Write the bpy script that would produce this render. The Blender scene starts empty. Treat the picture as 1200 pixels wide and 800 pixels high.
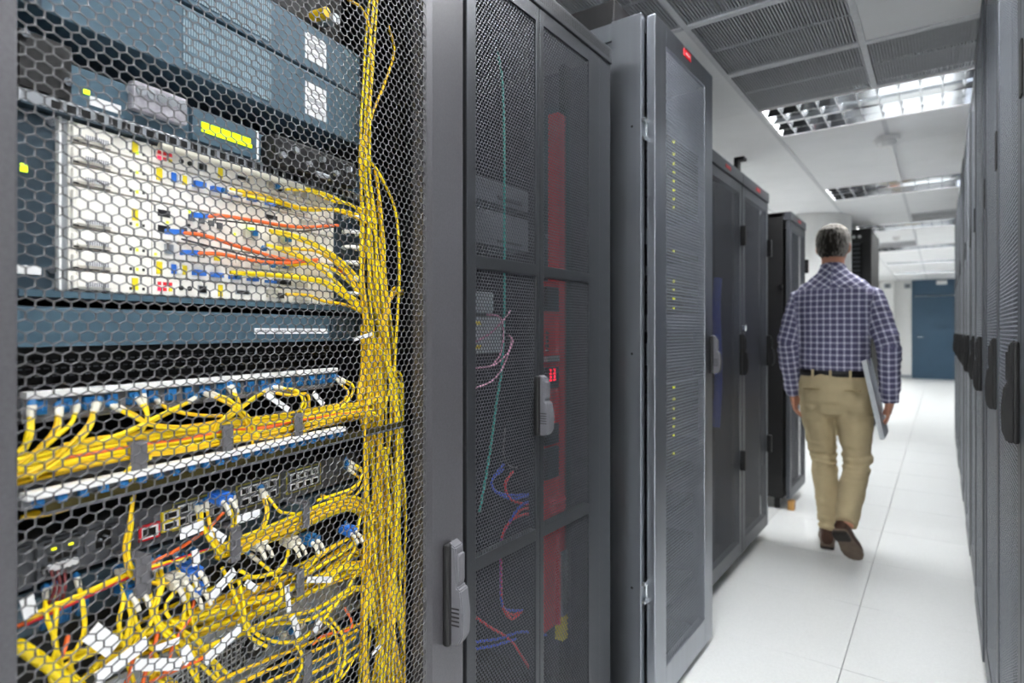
import bpy, bmesh, math, random
import numpy as np
from mathutils import Vector, Matrix, noise

random.seed(7)
sc = bpy.context.scene
COL = sc.collection

# ------------------------------------------------------------------ camera, world, exposure
FPX, HZ = 700.0, 388.0                      # focal length and horizon row for a 1200x800 frame
TH = math.atan(503 / FPX)                   # the aisle runs this far to the right of the optical axis
CAM = Vector((0, 0, 1.2))
cd = bpy.data.cameras.new('camera'); cam = bpy.data.objects.new('camera', cd); COL.objects.link(cam)
cam.location = CAM
cam.rotation_euler = (math.radians(90), 0, TH)
cd.sensor_width = 36; cd.lens = 36 * FPX / 1200
cd.shift_y = -(400 - HZ) / 1200
cd.clip_start = .02
cd.dof.use_dof = True; cd.dof.focus_distance = 1.02; cd.dof.aperture_fstop = 21e-3 / .0056
sc.camera = cam
w = bpy.data.worlds.new('world'); sc.world = w; w.use_nodes = True
w.node_tree.nodes['Background'].inputs[0].default_value = (.85, .92, 1, 1)
w.node_tree.nodes['Background'].inputs[1].default_value = .05
sc.view_settings.view_transform = 'Standard'; sc.view_settings.look = 'None'
sc.view_settings.exposure = 0.38; sc.view_settings.gamma = 1
sc.view_settings.use_curve_mapping = False
LAMP_W = 48.0                               # watts of each ceiling luminaire

# ------------------------------------------------------------------ helpers
class Fr:
    """a local frame turned about the vertical"""
    def __init__(s, origin=(0, 0, 0), rz=0.0):
        s.rz = rz; s.M = Matrix.Translation(Vector(origin)) @ Matrix.Rotation(rz, 4, 'Z'); s.I = s.M.inverted()
W = Fr()
K = Fr((-.82, .968, 0), math.radians(10.5))  # the near rack stands slightly turned

def hit(fr, u, v, x):
    """where the sight line through a photo pixel meets the upright plane local-x = x of a frame"""
    d = Vector((-math.sin(TH), math.cos(TH), 0)) + Vector((math.cos(TH), math.sin(TH), 0)) * ((u - 600) / FPX) + Vector((0, 0, (HZ - v) / FPX))
    o = fr.I @ CAM; d = fr.I.to_3x3() @ d
    return o + d * ((x - o.x) / d.x)
def Y(u, x, fr=W): return hit(fr, u, HZ, x).y
def Z(u, v, x, fr=W): return hit(fr, u, v, x).z

def lin(c):
    if isinstance(c, str): c = [int(c[i:i + 2], 16) / 255 for i in (0, 2, 4)]
    return tuple(x / 12.92 if x <= .04045 else ((x + .055) / 1.055) ** 2.4 for x in c) + (1,)

MATS = {}
def mat(name, col, rough=.5, metal=0.0, var=.06, scale=40, bump=0.0, bscale=300, emit=None, es=1.0, trans=0.0, spec=.5, coat=0.0, stretch=None):
    if name in MATS: return MATS[name]
    m = bpy.data.materials.new(name); m.use_nodes = True
    nt = m.node_tree; b = nt.nodes['Principled BSDF']
    c = lin(col)
    b.inputs['Roughness'].default_value = rough; b.inputs['Metallic'].default_value = metal
    b.inputs['Specular IOR Level'].default_value = spec
    if coat: b.inputs['Coat Weight'].default_value = coat; b.inputs['Coat Roughness'].default_value = .15
    tc = nt.nodes.new('ShaderNodeTexCoord')
    src = tc.outputs['Object']
    if stretch:
        mp = nt.nodes.new('ShaderNodeMapping'); mp.inputs['Scale'].default_value = stretch
        nt.links.new(src, mp.inputs[0]); src = mp.outputs[0]
    n = nt.nodes.new('ShaderNodeTexNoise'); n.inputs['Scale'].default_value = scale; n.inputs['Detail'].default_value = 4
    nt.links.new(src, n.inputs['Vector'])
    r = nt.nodes.new('ShaderNodeValToRGB')
    r.color_ramp.elements[0].position = .3; r.color_ramp.elements[1].position = .7
    r.color_ramp.elements[0].color = tuple(x * (1 - var) for x in c[:3]) + (1,)
    r.color_ramp.elements[1].color = tuple(min(1, x * (1 + var)) for x in c[:3]) + (1,)
    nt.links.new(n.outputs['Fac'], r.inputs[0]); nt.links.new(r.outputs[0], b.inputs['Base Color'])
    if bump:
        n2 = nt.nodes.new('ShaderNodeTexNoise'); n2.inputs['Scale'].default_value = bscale
        nt.links.new(src, n2.inputs['Vector'])
        bp = nt.nodes.new('ShaderNodeBump'); bp.inputs['Strength'].default_value = bump; bp.inputs['Distance'].default_value = .002
        nt.links.new(n2.outputs['Fac'], bp.inputs['Height']); nt.links.new(bp.outputs[0], b.inputs['Normal'])
    if emit:
        b.inputs['Emission Color'].default_value = lin(emit); b.inputs['Emission Strength'].default_value = es
    MATS[name] = m
    return m

ORG = {}
class MB:
    """collects shapes in a frame's coordinates; build() links them as ONE mesh object"""
    def __init__(s): s.v = []; s.f = []; s.sm = []
    def add(s, v, f, smooth=False):
        o = len(s.v); s.v += [tuple(p) for p in v]; s.f += [tuple(i + o for i in q) for q in f]; s.sm += [smooth] * len(f)
        return s
    def box(s, x0, x1, y0, y1, z0, z1):
        if x0 > x1: x0, x1 = x1, x0
        if y0 > y1: y0, y1 = y1, y0
        if z0 > z1: z0, z1 = z1, z0
        return s.add([(x, y, z) for x in (x0, x1) for y in (y0, y1) for z in (z0, z1)],
                     [(0, 1, 3, 2), (4, 6, 7, 5), (0, 4, 5, 1), (2, 3, 7, 6), (0, 2, 6, 4), (1, 5, 7, 3)])
    def cbox(s, x0, x1, y0, y1, z0, z1, c=.002):
        """box with chamfered edges"""
        bm = bmesh.new(); bmesh.ops.create_cube(bm, size=1)
        for q in bm.verts: q.co = Vector(((x0 + x1) / 2 + q.co.x * abs(x1 - x0), (y0 + y1) / 2 + q.co.y * abs(y1 - y0), (z0 + z1) / 2 + q.co.z * abs(z1 - z0)))
        bmesh.ops.bevel(bm, geom=bm.edges[:], offset=min(c, .45 * min(abs(x1 - x0), abs(y1 - y0), abs(z1 - z0))), segments=2, affect='EDGES', profile=.6)
        bm.verts.index_update()
        s.add([q.co for q in bm.verts], [[q.index for q in f.verts] for f in bm.faces]); bm.free(); return s
    def obox(s, c, ax, ay, az):
        """box by centre and three half-axis vectors"""
        c, ax, ay, az = Vector(c), Vector(ax), Vector(ay), Vector(az)
        return s.add([c + ax * i + ay * j + az * k for i in (-1, 1) for j in (-1, 1) for k in (-1, 1)],
                     [(0, 1, 3, 2), (4, 6, 7, 5), (0, 4, 5, 1), (2, 3, 7, 6), (0, 2, 6, 4), (1, 5, 7, 3)])
    def tube(s, pts, r, n=6, cap=True):
        pts = [Vector(p) for p in pts]; m = len(pts)
        rr = r if isinstance(r, (list, tuple)) else [r] * m
        t0 = (pts[1] - pts[0]).normalized()
        up = Vector((0, 0, 1)) if abs(t0.z) < .9 else Vector((1, 0, 0))
        nrm = (up - t0 * up.dot(t0)).normalized(); vs = []
        for i, p in enumerate(pts):
            t = (pts[min(i + 1, m - 1)] - pts[max(i - 1, 0)])
            t = t.normalized() if t.length > 1e-9 else t0
            nrm = nrm - t * nrm.dot(t)
            nrm = nrm.normalized() if nrm.length > 1e-6 else t.orthogonal().normalized()
            b = t.cross(nrm)
            vs += [p + (nrm * math.cos(a) + b * math.sin(a)) * rr[i] for a in [2 * math.pi * k / n for k in range(n)]]
        fs = [(i * n + k, i * n + (k + 1) % n, (i + 1) * n + (k + 1) % n, (i + 1) * n + k) for i in range(m - 1) for k in range(n)]
        s.add(vs, fs, True)
        if cap: s.add(vs[:n], [tuple(range(n))[::-1]]); s.add(vs[-n:], [tuple(range(n))])
        return s
    def cyl(s, a, b, r, n=12, r2=None): return s.tube([a, b], [r, r if r2 is None else r2], n)
    def prism(s, poly, axis, a0, a1):
        """polygon (two remaining axes in order) swept along an axis"""
        n = len(poly)
        def P(q, a):
            q = list(q); q.insert('xyz'.index(axis), a); return tuple(q)
        v = [P(q, a0) for q in poly] + [P(q, a1) for q in poly]
        return s.add(v, [tuple(range(n))[::-1], tuple(range(n, 2 * n))] + [(i, (i + 1) % n, n + (i + 1) % n, n + i) for i in range(n)])
    def bbox_base(s):
        a = np.array(s.v); return Vector(((a[:, 0].min() + a[:, 0].max()) / 2, (a[:, 1].min() + a[:, 1].max()) / 2, a[:, 2].min()))
    def build(s, name, m, parent=None, fr=W, normals=True):
        if parent is not None: fr, base = ORG[parent.name]
        else: base = s.bbox_base()
        me = bpy.data.meshes.new(name)
        me.from_pydata([(p[0] - base[0], p[1] - base[1], p[2] - base[2]) for p in s.v], [], s.f)
        me.polygons.foreach_set('use_smooth', s.sm)
        if normals:
            bm = bmesh.new(); bm.from_mesh(me); bmesh.ops.recalc_face_normals(bm, faces=bm.faces); bm.to_mesh(me); bm.free()
        me.materials.append(m)
        return link(name, me, parent, fr, base)
def link(name, me, parent, fr, base):
    o = bpy.data.objects.new(name, me); COL.objects.link(o)
    if parent is None:
        o.location = fr.M @ Vector(base); o.rotation_euler = (0, 0, fr.rz)
    else: o.parent = parent
    ORG[o.name] = (fr, Vector(base))
    return o
def tag(o, label, cat, group=None, kind=None):
    o['label'] = label
    if cat: o['category'] = cat
    if group: o['group'] = group
    if kind: o['kind'] = kind
    return o
def struct(o, label=None):
    o['kind'] = 'structure'
    if label: o['label'] = label
    return o
def thing(name, label, cat, base, group=None, fr=W):
    o = bpy.data.objects.new(name, None); COL.objects.link(o); o.empty_display_size = .05
    o.location = fr.M @ Vector(base); o.rotation_euler = (0, 0, fr.rz)
    ORG[o.name] = (fr, Vector(base)); return tag(o, label, cat, group)
def copy_tree(o, parent=None):
    c = o.copy(); COL.objects.link(c); c.parent = parent
    ORG[c.name] = ORG[o.name]
    for ch in list(o.children): copy_tree(ch, c)
    return c
def spline(pts, seg=6):
    """Catmull-Rom through points"""
    P = [Vector(p) for p in pts]
    if len(P) < 3: return P
    P = [P[0] * 2 - P[1]] + P + [P[-1] * 2 - P[-2]]; out = []
    for i in range(1, len(P) - 2):
        a, b, c, d = P[i - 1:i + 3]
        for k in range(seg):
            t = k / seg
            out.append(.5 * ((2 * b) + (c - a) * t + (2 * a - 5 * b + 4 * c - d) * t * t + (3 * b - a - 3 * c + d) * t ** 3))
    out.append(P[-2]); return out

def perforated(name, m, parent, x, y0, y1, z0, z1, py, pz, ratio, thick, s=1, wall=True):
    """sheet with hexagonal holes (each hole real geometry): row step pz, column step py, on plane local x"""
    fr, base = ORG[parent.name]
    nc = int((y1 - y0) / py) + 1; nr = int((z1 - z0) / pz) + 1
    # unit hexagon, points up and down
    hx = np.array([(0, 2 / 3), (.5, 1 / 3), (.5, -1 / 3), (0, -2 / 3), (-.5, -1 / 3), (-.5, 1 / 3)]) * (py, pz)
    V, Fq = [], []
    jj, ii = np.meshgrid(np.arange(nr), np.arange(nc), indexing='ij')
    cy = y0 + py * (ii + .5 * (jj % 2)); cz = z0 + pz * jj
    c = np.stack([cy.ravel(), cz.ravel()], 1)
    inner = ((jj > 0) & (jj < nr - 1) & (cy > y0 + .3 * py) & (cy < y1 - .3 * py)).ravel()
    ci = c[inner]; n = len(ci); L = 18 if wall else 12
    v = np.zeros((n, L, 3))
    v[:, 0:6, 1:] = ci[:, None, :] + hx; v[:, 6:12, 1:] = ci[:, None, :] + hx * ratio
    v[:, 0:12, 0] = x
    if wall: v[:, 12:18, 1:] = v[:, 6:12, 1:]; v[:, 12:18, 0] = x - s * thick
    q = [(k, (k + 1) % 6, 6 + (k + 1) % 6, 6 + k) for k in range(6)]
    if wall: q += [(6 + k, 6 + (k + 1) % 6, 12 + (k + 1) % 6, 12 + k) for k in range(6)]
    f = (np.array(q)[None] + (np.arange(n) * L)[:, None, None]).reshape(-1, 4)
    cs = c[~inner]; v2 = np.zeros((len(cs), 6, 3)); v2[:, :, 1:] = cs[:, None, :] + hx; v2[:, :, 0] = x
    # the solid rim: half-cells without holes
    f2 = np.array([(0, 1, 2, 3), (0, 3, 4, 5)])[None] + (n * L + np.arange(len(cs)) * 6)[:, None, None]
    v = np.concatenate([v.reshape(-1, 3), v2.reshape(-1, 3)]) - np.array(base); f = np.concatenate([f, f2.reshape(-1, 4)])
    if s < 0: f = f[:, ::-1]
    me = bpy.data.meshes.new(name); me.vertices.add(len(v)); me.vertices.foreach_set('co', v.ravel().astype(np.float32))
    me.loops.add(f.size); me.loops.foreach_set('vertex_index', f.ravel().astype(np.int32))
    me.polygons.add(len(f)); me.polygons.foreach_set('loop_start', np.arange(0, f.size, 4, dtype=np.int32))
    me.update(calc_edges=True); me.materials.append(m)
    return link(name, me, parent, fr, base)

# ------------------------------------------------------------------ materials
M_FLOOR = mat('floor_vinyl', 'd6d8d7', .36, var=.05, scale=160, bump=.03, bscale=60)
M_JOINT = mat('floor_joint', '8d8f92', .7)
M_CEIL = mat('ceiling_tile_metal', 'f2f3f4', .55, var=.02, scale=6)
M_GRID = mat('ceiling_runner', 'd4d6d9', .4)
M_GRILLE = mat('ceiling_grille', 'aeb0b4', .5, .2)
M_WALL = mat('wall_paint', 'f0f0ee', .7, var=.02)
M_BLUEDOOR = mat('blue_door_paint', '36536a', .5, var=.05, scale=5)
M_TRIM = mat('trim_grey', '9aa0a6', .5)
M_PAINT = mat('rack_paint_grey', '5b5a5e', .38, .5, var=.08, scale=220, bump=.12, bscale=700)
M_MESH1 = mat('hex_mesh_paint', '525254', .4, .5, var=.05)
M_PAINT2 = mat('rack_paint_dark', '4a4c50', .36, .75, var=.08, scale=200, bump=.08, bscale=700)
M_MESH2 = mat('mesh_paint_dark', '4c4e54', .35, .6)
M_STEEL = mat('brushed_steel', '979ba2', .29, .95, var=.07, scale=30, stretch=(1, 1, .02))
M_MESH3 = mat('mesh_silver', '8b9099', .42, .7)
M_MESHR = mat('mesh_pale', 'b2b8c2', .4, .6)
M_PAINT4 = mat('rack_paint_slate', '5d6066', .4, .6, var=.06, scale=120)
M_MESH4 = mat('mesh_slate', '53565e', .45, .5)
M_BLACK = mat('black_plastic', '141416', .5, var=.1)
M_SOOT = mat('rack_interior_black', '040405', .7, var=.1)
M_HANDLE = mat('handle_grey_plastic', '5b5b60', .45, var=.05, bump=.05, bscale=900)
M_CHROME = mat('polished_metal', 'c8ccd0', .18, 1.0, var=.02)
M_MIRROR = mat('mirror_louvre', 'd0d4d8', .1, 1.0, var=.01)
M_ALU = mat('louvre_aluminium', 'dadde0', .22, .95, var=.02)
M_SLATE = mat('slate_blue_paint', '4b6474', .45, .15, var=.06, scale=60)
M_SLATE_D = mat('slate_dark_paint', '2c3d49', .5, .1, var=.06)
M_CARD = mat('card_off_white', 'faf6ee', .45, var=.02)
M_CARD2 = mat('card_grey_beige', 'c4c0b2', .5, var=.04)
M_SILVER = mat('silver_plate', 'b9bdc2', .35, .7, var=.04)
M_GREYBOX = mat('device_grey', '55585e', .5, .2, var=.08, scale=80)
M_PANELGREY = mat('panel_grey', '84858a', .5, .2, var=.05)
M_CLEAR = mat('clear_plastic_grey', 'a8a5ad', .2, var=.2, scale=120)
M_WHITE = mat('white_label', 'f4f4f6', .6, var=.01)
M_WHITEPLASTIC = mat('white_plastic', 'f2f2f2', .4, var=.01)
M_YEL = mat('yellow_cable', 'f3d406', .42, var=.05, scale=25)
M_YEL2 = mat('yellow_cable_deep', 'e6bb06', .42, var=.05, scale=25)
M_ORG = mat('orange_cable', 'ee6a28', .42, var=.05)
M_BOOT = mat('boot_beige', 'd8d3c4', .5, var=.04)
M_BLUE = mat('adapter_blue', '1e6aa6', .4, var=.08)
M_BLUE2 = mat('plug_blue', '2c6fd0', .4, var=.08)
M_YLABEL = mat('yellow_tag', 'f2da1c', .5)
M_PORT = mat('port_black', '0c0c0d', .45)
M_STRAP = mat('strap_grey', '5f5e62', .7, var=.08, scale=300)
M_OLIVE = mat('tray_olive_reflection', '4a4326', .25, .3)  # black tray; its olive reflection is put into the base colour
M_RED = mat('red_power_strip', 'c4141c', .45, var=.06)
M_TEAL = mat('teal_cable', '2f9e92', .45)
M_PINK = mat('pink_cable', 'dc9ab8', .45)
M_REDC = mat('red_cable', 'c8202c', .45)
M_BLUEC = mat('blue_cable', '2848b8', .45)
M_EMB = mat('red_emblem', 'e0202c', .4)
M_LEDG = mat('led_green', 'c8f020', .4, emit='d4ff20', es=1.6)
M_LEDY = mat('led_yellow', 'e8e020', .4, emit='e8f020', es=.9)
M_LCD = mat('lcd_lime', 'd4f000', .4, emit='d8f400', es=.75)
M_LEDR = mat('led_red', 'ff2040', .4, emit='ff1038', es=2.2)
M_TUBE = mat('lamp_tube', 'ffffff', .4, emit='ffffff', es=9)
M_WOOD = mat('wood_block', 'c09050', .6)

def vent_material(name, c1, c2, sx, sz):
    """printed fine grid: narrow upright slots in rows"""
    m = bpy.data.materials.new(name); m.use_nodes = True; nt = m.node_tree; b = nt.nodes['Principled BSDF']; b.inputs['Roughness'].default_value = .5
    tc = nt.nodes.new('ShaderNodeTexCoord'); mp = nt.nodes.new('ShaderNodeMapping'); mp.inputs['Rotation'].default_value = (0, 0, 0)
    sep = nt.nodes.new('ShaderNodeSeparateXYZ'); nt.links.new(tc.outputs['Object'], sep.inputs[0])
    def band(out, k, w):
        a = nt.nodes.new('ShaderNodeMath'); a.operation = 'MULTIPLY'; a.inputs[1].default_value = k; nt.links.new(out, a.inputs[0])
        f = nt.nodes.new('ShaderNodeMath'); f.operation = 'FRACT'; nt.links.new(a.outputs[0], f.inputs[0])
        g = nt.nodes.new('ShaderNodeMath'); g.operation = 'GREATER_THAN'; g.inputs[1].default_value = w; nt.links.new(f.outputs[0], g.inputs[0]); return g.outputs[0]
    p = nt.nodes.new('ShaderNodeMath'); p.operation = 'MULTIPLY'
    nt.links.new(band(sep.outputs[1], sx, .45), p.inputs[0]); nt.links.new(band(sep.outputs[2], sz, .25), p.inputs[1])
    mx = nt.nodes.new('ShaderNodeMix'); mx.data_type = 'RGBA'; mx.inputs[6].default_value = lin(c1); mx.inputs[7].default_value = lin(c2)
    nt.links.new(p.outputs[0], mx.inputs[0]); nt.links.new(mx.outputs[2], b.inputs['Base Color'])
    return m
M_VENT = vent_material('vent_print', '4a6372', '8a9faa', 260, 45)
M_PRINT = vent_material('label_print', 'f0f0f2', '5c5c66', 420, 90)
M_GRILLE2 = vent_material('grille_slots', '7d8087', '4d4f55', 85, .0001)

# ================================================================== THE ROOM
XL, XR, YB, YF, ZC = -3.4, 3.9, -3.3, 18.4, 2.5
XG, YG = -.888, 3.71                        # phase of the 600 mm ceiling grid; the floor shares the x phase
YGF = 2.41
LAMPS = [(-.288, 4.01 + 2.4 * k) for k in range(-3, 6)] + [(-2.688, 4.01 + 2.4 * k) for k in range(-2, 6)] + [(-.288, .41)] + [(.912, y) for y in (-1.99, -.79, .41)] + [(2.112, y) for y in (-1.99, -.19, 6.41, 11.21)]  # side columns and the one over the near rack are added for brightness

fb = MB().box(XL, XR, YB, YF, -.06, -.012).build('floor', M_JOINT); struct(fb, 'white vinyl raised floor in square tiles')
tile = None; rest = MB()
for i in range(-5, 9):
    for j in range(-10, 28):
        x, y = XG + .6 * i, YGF + .6 * j
        x0, x1, y0, y1 = max(x, XL), min(x + .6, XR), max(y, YB), min(y + .6, YF)
        if x1 - x0 < .02 or y1 - y0 < .02: continue
        g = .0012
        if -1 <= i <= 2 and -4 <= j <= 18:
            if tile is None:
                tile = MB().cbox(x + g, x + .6 - g, y + g, y + .6 - g, -.012, 0, .001).build('floor_tile', M_FLOOR, fb); tile0 = (x, y)
            else:
                t = tile.copy(); COL.objects.link(t); t.location = (x - tile0[0], y - tile0[1], 0)
        else: rest.box(x0 + g, x1 - g, y0 + g, y1 - g, -.012, 0)
r_ = rest.build('floor_tiles_beyond', M_FLOOR, fb); r_['kind'] = 'stuff'

# ceiling: slab above, runners, metal tiles, perforated return-air grilles, luminaires
ce = MB().box(XL, XR, YB, YF, ZC + .12, ZC + .18).build('ceiling', M_CEIL); struct(ce, 'white suspended ceiling of square metal tiles')
GRILLES = {(0, -1), (0, -2), (0, -3), (1, -1), (1, 7), (-1, -3), (0, 11)}
for i in range(-5, 9):
    xx = XG + .6 * i
    if not XL < xx < XR: continue
    cuts = sorted(ly for lx, ly in LAMPS if abs(xx - lx) < .3)      # the runner stops at each luminaire that spans it
    ya_ = YB
    for yc_ in cuts + [YF + .3]:
        if yc_ - .3 - ya_ > .02: MB().box(xx - .013, xx + .013, ya_, yc_ - .3, ZC - .004, ZC + .03).build('runner', M_GRID, ce)
        ya_ = yc_ + .3
def lampcell(i, j):
    x, y = XG + .6 * i + .3, YG + .6 * j + .3
    return any(abs(x - lx) < .6 and abs(y - ly) < .3 for lx, ly in LAMPS)
ctile = None; grille = None; rest = MB()
for i in range(-5, 9):
    for j in range(-12, 25):
        x, y = XG + .6 * i, YG + .6 * j
        if lampcell(i, j): continue
        x0, x1, y0, y1 = max(x, XL), min(x + .6, XR), max(y, YB), min(y + .6, YF)
        if x1 - x0 < .05 or y1 - y0 < .05: continue
        if (i, j) in GRILLES:
            q = MB()
            for a in range(46): q.box(x + .02 + a * .0124, x + .026 + a * .0124, y + .01, y + .59, ZC, ZC + .012)
            for a in range(3): q.box(x + .015, x + .585, y + .012 + a * .28, y + .026 + a * .28, ZC + .001, ZC + .014)
            q.box(x + .013, x + .587, y + .004, y + .596, ZC + .03, ZC + .034)
            gq = q.build('grille_tile', M_GRILLE, ce)
            q = MB().box(x + .0135, x + .5865, y - .016, y + .016, ZC - .008, ZC + .02).build('runner', M_GRID, ce)
            if (i, j + 1) not in GRILLES and not lampcell(i, j + 1): MB().box(x + .0135, x + .5865, y + .586, y + .612, ZC - .006, ZC + .02).build('runner', M_GRID, ce)
        elif -2 <= i <= 1 and -4 <= j <= 20:
            if ctile is None:
                ctile = MB().cbox(x + .013, x + .587, y + .0015, y + .5985, ZC, ZC + .02, .003).build('ceiling_tile', M_CEIL, ce); ct0 = (x, y)
            else:
                t = ctile.copy(); COL.objects.link(t); t.location = (x - ct0[0], y - ct0[1], 0)
        else: rest.box(x0 + .013, x1 - .013, y0 + .0015, y1 - .0015, ZC, ZC + .02)
r_ = rest.build('ceiling_tiles_beyond', M_CEIL, ce); r_['kind'] = 'stuff'

def luminaire(cx, cy, label):
    root = thing('ceiling_light', label, 'ceiling light', (cx, cy, ZC), 'recessed louvre ceiling lights')
    x0, x1, y0, y1 = cx - .587, cx + .587, cy - .292, cy + .292
    q = MB().box(x0, x0 + .014, y0, y1, ZC - .003, ZC + .09).box(x1 - .014, x1, y0, y1, ZC - .003, ZC + .09)
    q.box(x0, x1, y0, y0 + .014, ZC - .003, ZC + .09).box(x0, x1, y1 - .014, y1, ZC - .003, ZC + .09).build('frame', M_WHITEPLASTIC, root)
    MB().box(x0, x1, y0, y1, ZC + .095, ZC + .1).build('reflector', M_ALU, root)
    for kk in range(-1, 2):
        yy = cy + kk * .146; w_ = .014 if kk == 0 else .003
        MB().prism([(yy - w_, ZC), (yy + w_, ZC), (yy + .027, ZC + .05), (yy - .027, ZC + .05)], 'x', x0, x1).build('long_blade', M_MIRROR, root)
    for ya_, sg in ((y0 + .0142, 1), (y1 - .0142, -1)): MB().prism([(ya_, ZC), (ya_ + sg * .003, ZC), (ya_ + sg * .027, ZC + .05), (ya_, ZC + .05)], 'x', x0 + .015, x1 - .015).build('edge_blade', M_MIRROR, root)
    for yy in (cy - .15, cy + .15):
        MB().tube([(x0 + .02, yy, ZC + .075), (x1 - .02, yy, ZC + .075)], .008, 10).build('fluorescent_tube', M_TUBE, root)
    q0 = None
    for k in range(1, 12):
        xx = x0 + (x1 - x0) * k / 12
        if q0 is None:
            q0 = MB().prism([(xx - .002, ZC), (xx + .002, ZC), (xx + .010, ZC + .036), (xx - .010, ZC + .036)], 'y', y0 + .012, y1 - .012)
            q0.v = [(p[0], p[1], p[2]) for p in q0.v]; q0 = q0.build('louvre_fin', M_ALU, root); fx = xx
        else:
            t = q0.copy(); COL.objects.link(t); t.location.x = xx - fx
    ld = bpy.data.lights.new('luminaire_glow', 'AREA'); ld.shape = 'RECTANGLE'; ld.size = 1.1; ld.size_y = .52; ld.energy = LAMP_W; ld.color = (1, .995, .985)
    lo = bpy.data.objects.new('luminaire_glow', ld); COL.objects.link(lo); lo.parent = root; lo.location = (0, 0, .06)
    return root
def lampname(k, cx, cy):
    if (cx, cy) == (-.288, .41): return 'louvred ceiling light added to light the hexagonal mesh door from above'
    if cx == -.288:
        n = round((cy - 4.01) / 2.4)
        return {0: 'long louvred ceiling light above the walking man', 1: 'second louvred ceiling light along the aisle, past the smoke detector',
                2: 'third louvred ceiling light along the aisle, beside the black tall rack', 3: 'fourth louvred ceiling light along the aisle',
                4: 'fifth louvred ceiling light along the aisle', 5: 'last louvred ceiling light before the blue door',
                -1: 'louvred ceiling light over the double door rack, just outside the picture', -2: 'louvred ceiling light behind the viewpoint', -3: 'louvred ceiling light at the near end wall'}[n]
    return 'louvred ceiling light added for brightness over the neighbouring ' + ('left' if cx < 0 else 'right') + ' side of the room'
for k, (cx, cy) in enumerate(LAMPS): luminaire(cx, cy, lampname(k, cx, cy))

# walls, far door, pilasters
struct(MB().box(XL - .1, XL, YB, YF, -.06, ZC + .18).build('wall_left', M_WALL), 'white painted side wall')
struct(MB().box(XR, XR + .1, YB, YF, -.06, ZC + .18).build('wall_right', M_WALL), 'white painted side wall')
struct(MB().box(XL - .1, XR + .1, YB - .1, YB, -.06, ZC + .18).build('wall_near', M_WALL), 'white painted end wall')
struct(MB().box(XL - .1, XR + .1, YF, YF + .1, -.06, ZC + .18).build('wall_far', M_WALL), 'white painted far wall')
dx0, dx1 = -.56, .6
d1 = MB().box(dx0, dx1, YF - .05, YF - .002, .0, 2.08).build('door_1', M_BLUEDOOR); struct(d1, 'dark blue full height door at the far end')
MB().box(dx0, dx1, YF - .045, YF - .002, 2.1, 2.498).build('transom_panel', M_BLUEDOOR, d1)
q = MB().box(dx0 - .05, dx0, YF - .07, YF, 0, 2.498).box(dx1, dx1 + .05, YF - .07, YF, 0, 2.498).build('door_frame', M_BLUEDOOR, d1)
q = MB().cyl((-.48, YF - .05, 1.05), (-.48, YF - .11, 1.05), .012).cyl((-.48, YF - .1, 1.05), (-.36, YF - .1, 1.05), .01).build('door_handle', M_CHROME, d1)
tg = thing('exit_light', 'small white box light above the blue door', 'light box', (0.0, YF - .1, 2.34))
MB().cbox(-.1, .12, YF - .14, YF - .06, 2.36, 2.46, .01).build('housing', M_WHITEPLASTIC, tg); MB().box(-.03, .05, YF - .06, YF - .044, 2.38, 2.44).build('bracket', M_TRIM, tg)
for k, (xa, xb) in enumerate(((-1.25, -.98),)):
    struct(MB().box(xa, xb, YF - .35, YF, 0, ZC).build('wall_pilaster', M_WALL), 'white pilaster beside the blue door')
for k, (xx, lab) in enumerate(((-1.12, 'small grey box high on the white pilaster'), (-.7, 'small grey box high on the wall beside the blue door'))):
    yy = YF - .35 if k == 0 else YF
    tg = thing('wall_sensor', lab, 'sensor box', (xx, yy - .05, 2.3)); MB().cbox(xx - .07, xx + .07, yy - .06, yy, 2.3, 2.42, .01).build('housing', M_TRIM, tg); MB().cyl((xx, yy - .06, 2.36), (xx, yy - .075, 2.36), .03).build('lens', M_GREYBOX, tg)
# round white column
q = MB()
n = 64; ccx, ccy, cr = -1.24, 7.67, .42
ring = [(ccx + cr * math.cos(2 * math.pi * k / n), ccy + cr * math.sin(2 * math.pi * k / n)) for k in range(n)]
q.add([(x, y, 0) for x, y in ring] + [(x, y, ZC - .005) for x, y in ring], [(k, (k + 1) % n, n + (k + 1) % n, n + k) for k in range(n)], True)
struct(q.build('column_round', M_WALL), 'round white column rising to the ceiling')
# skirting along far wall
struct(MB().box(XL, dx0 - .06, YF - .014, YF, 0, .08).build('baseboard_far', M_TRIM), 'grey skirting on the far wall')

# smoke detector and its cable duct on the ceiling runner
sd = thing('smoke_detector', 'round white smoke detector on the ceiling runner', 'smoke detector', (-.30, 4.72, ZC - .062))
MB().tube([(-.30, 4.72, ZC - .003), (-.30, 4.72, ZC - .026)], [.078, .076], 24).build('base_plate', M_WHITEPLASTIC, sd)
MB().tube([(-.30, 4.72, ZC - .026), (-.30, 4.72, ZC - .034), (-.30, 4.72, ZC - .056), (-.30, 4.72, ZC - .064)], [.058, .062, .05, .035], 24).build('sensor_head', M_WHITEPLASTIC, sd)
tag(MB().box(-.303, -.273, 4.79, 6.1, ZC - .02, ZC - .004).build('cable_duct', M_WHITEPLASTIC), 'white cable duct running from the smoke detector along the ceiling', 'cable duct')
sd2 = thing('smoke_detector', 'small far smoke detector between the third and fourth ceiling lights', 'smoke detector', (-.5, 9.8, ZC - .055))
MB().tube([(-.5, 9.8, ZC - .002), (-.5, 9.8, ZC - .03), (-.5, 9.8, ZC - .056)], [.06, .055, .03], 20).build('sensor_head', M_WHITEPLASTIC, sd2)

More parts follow.
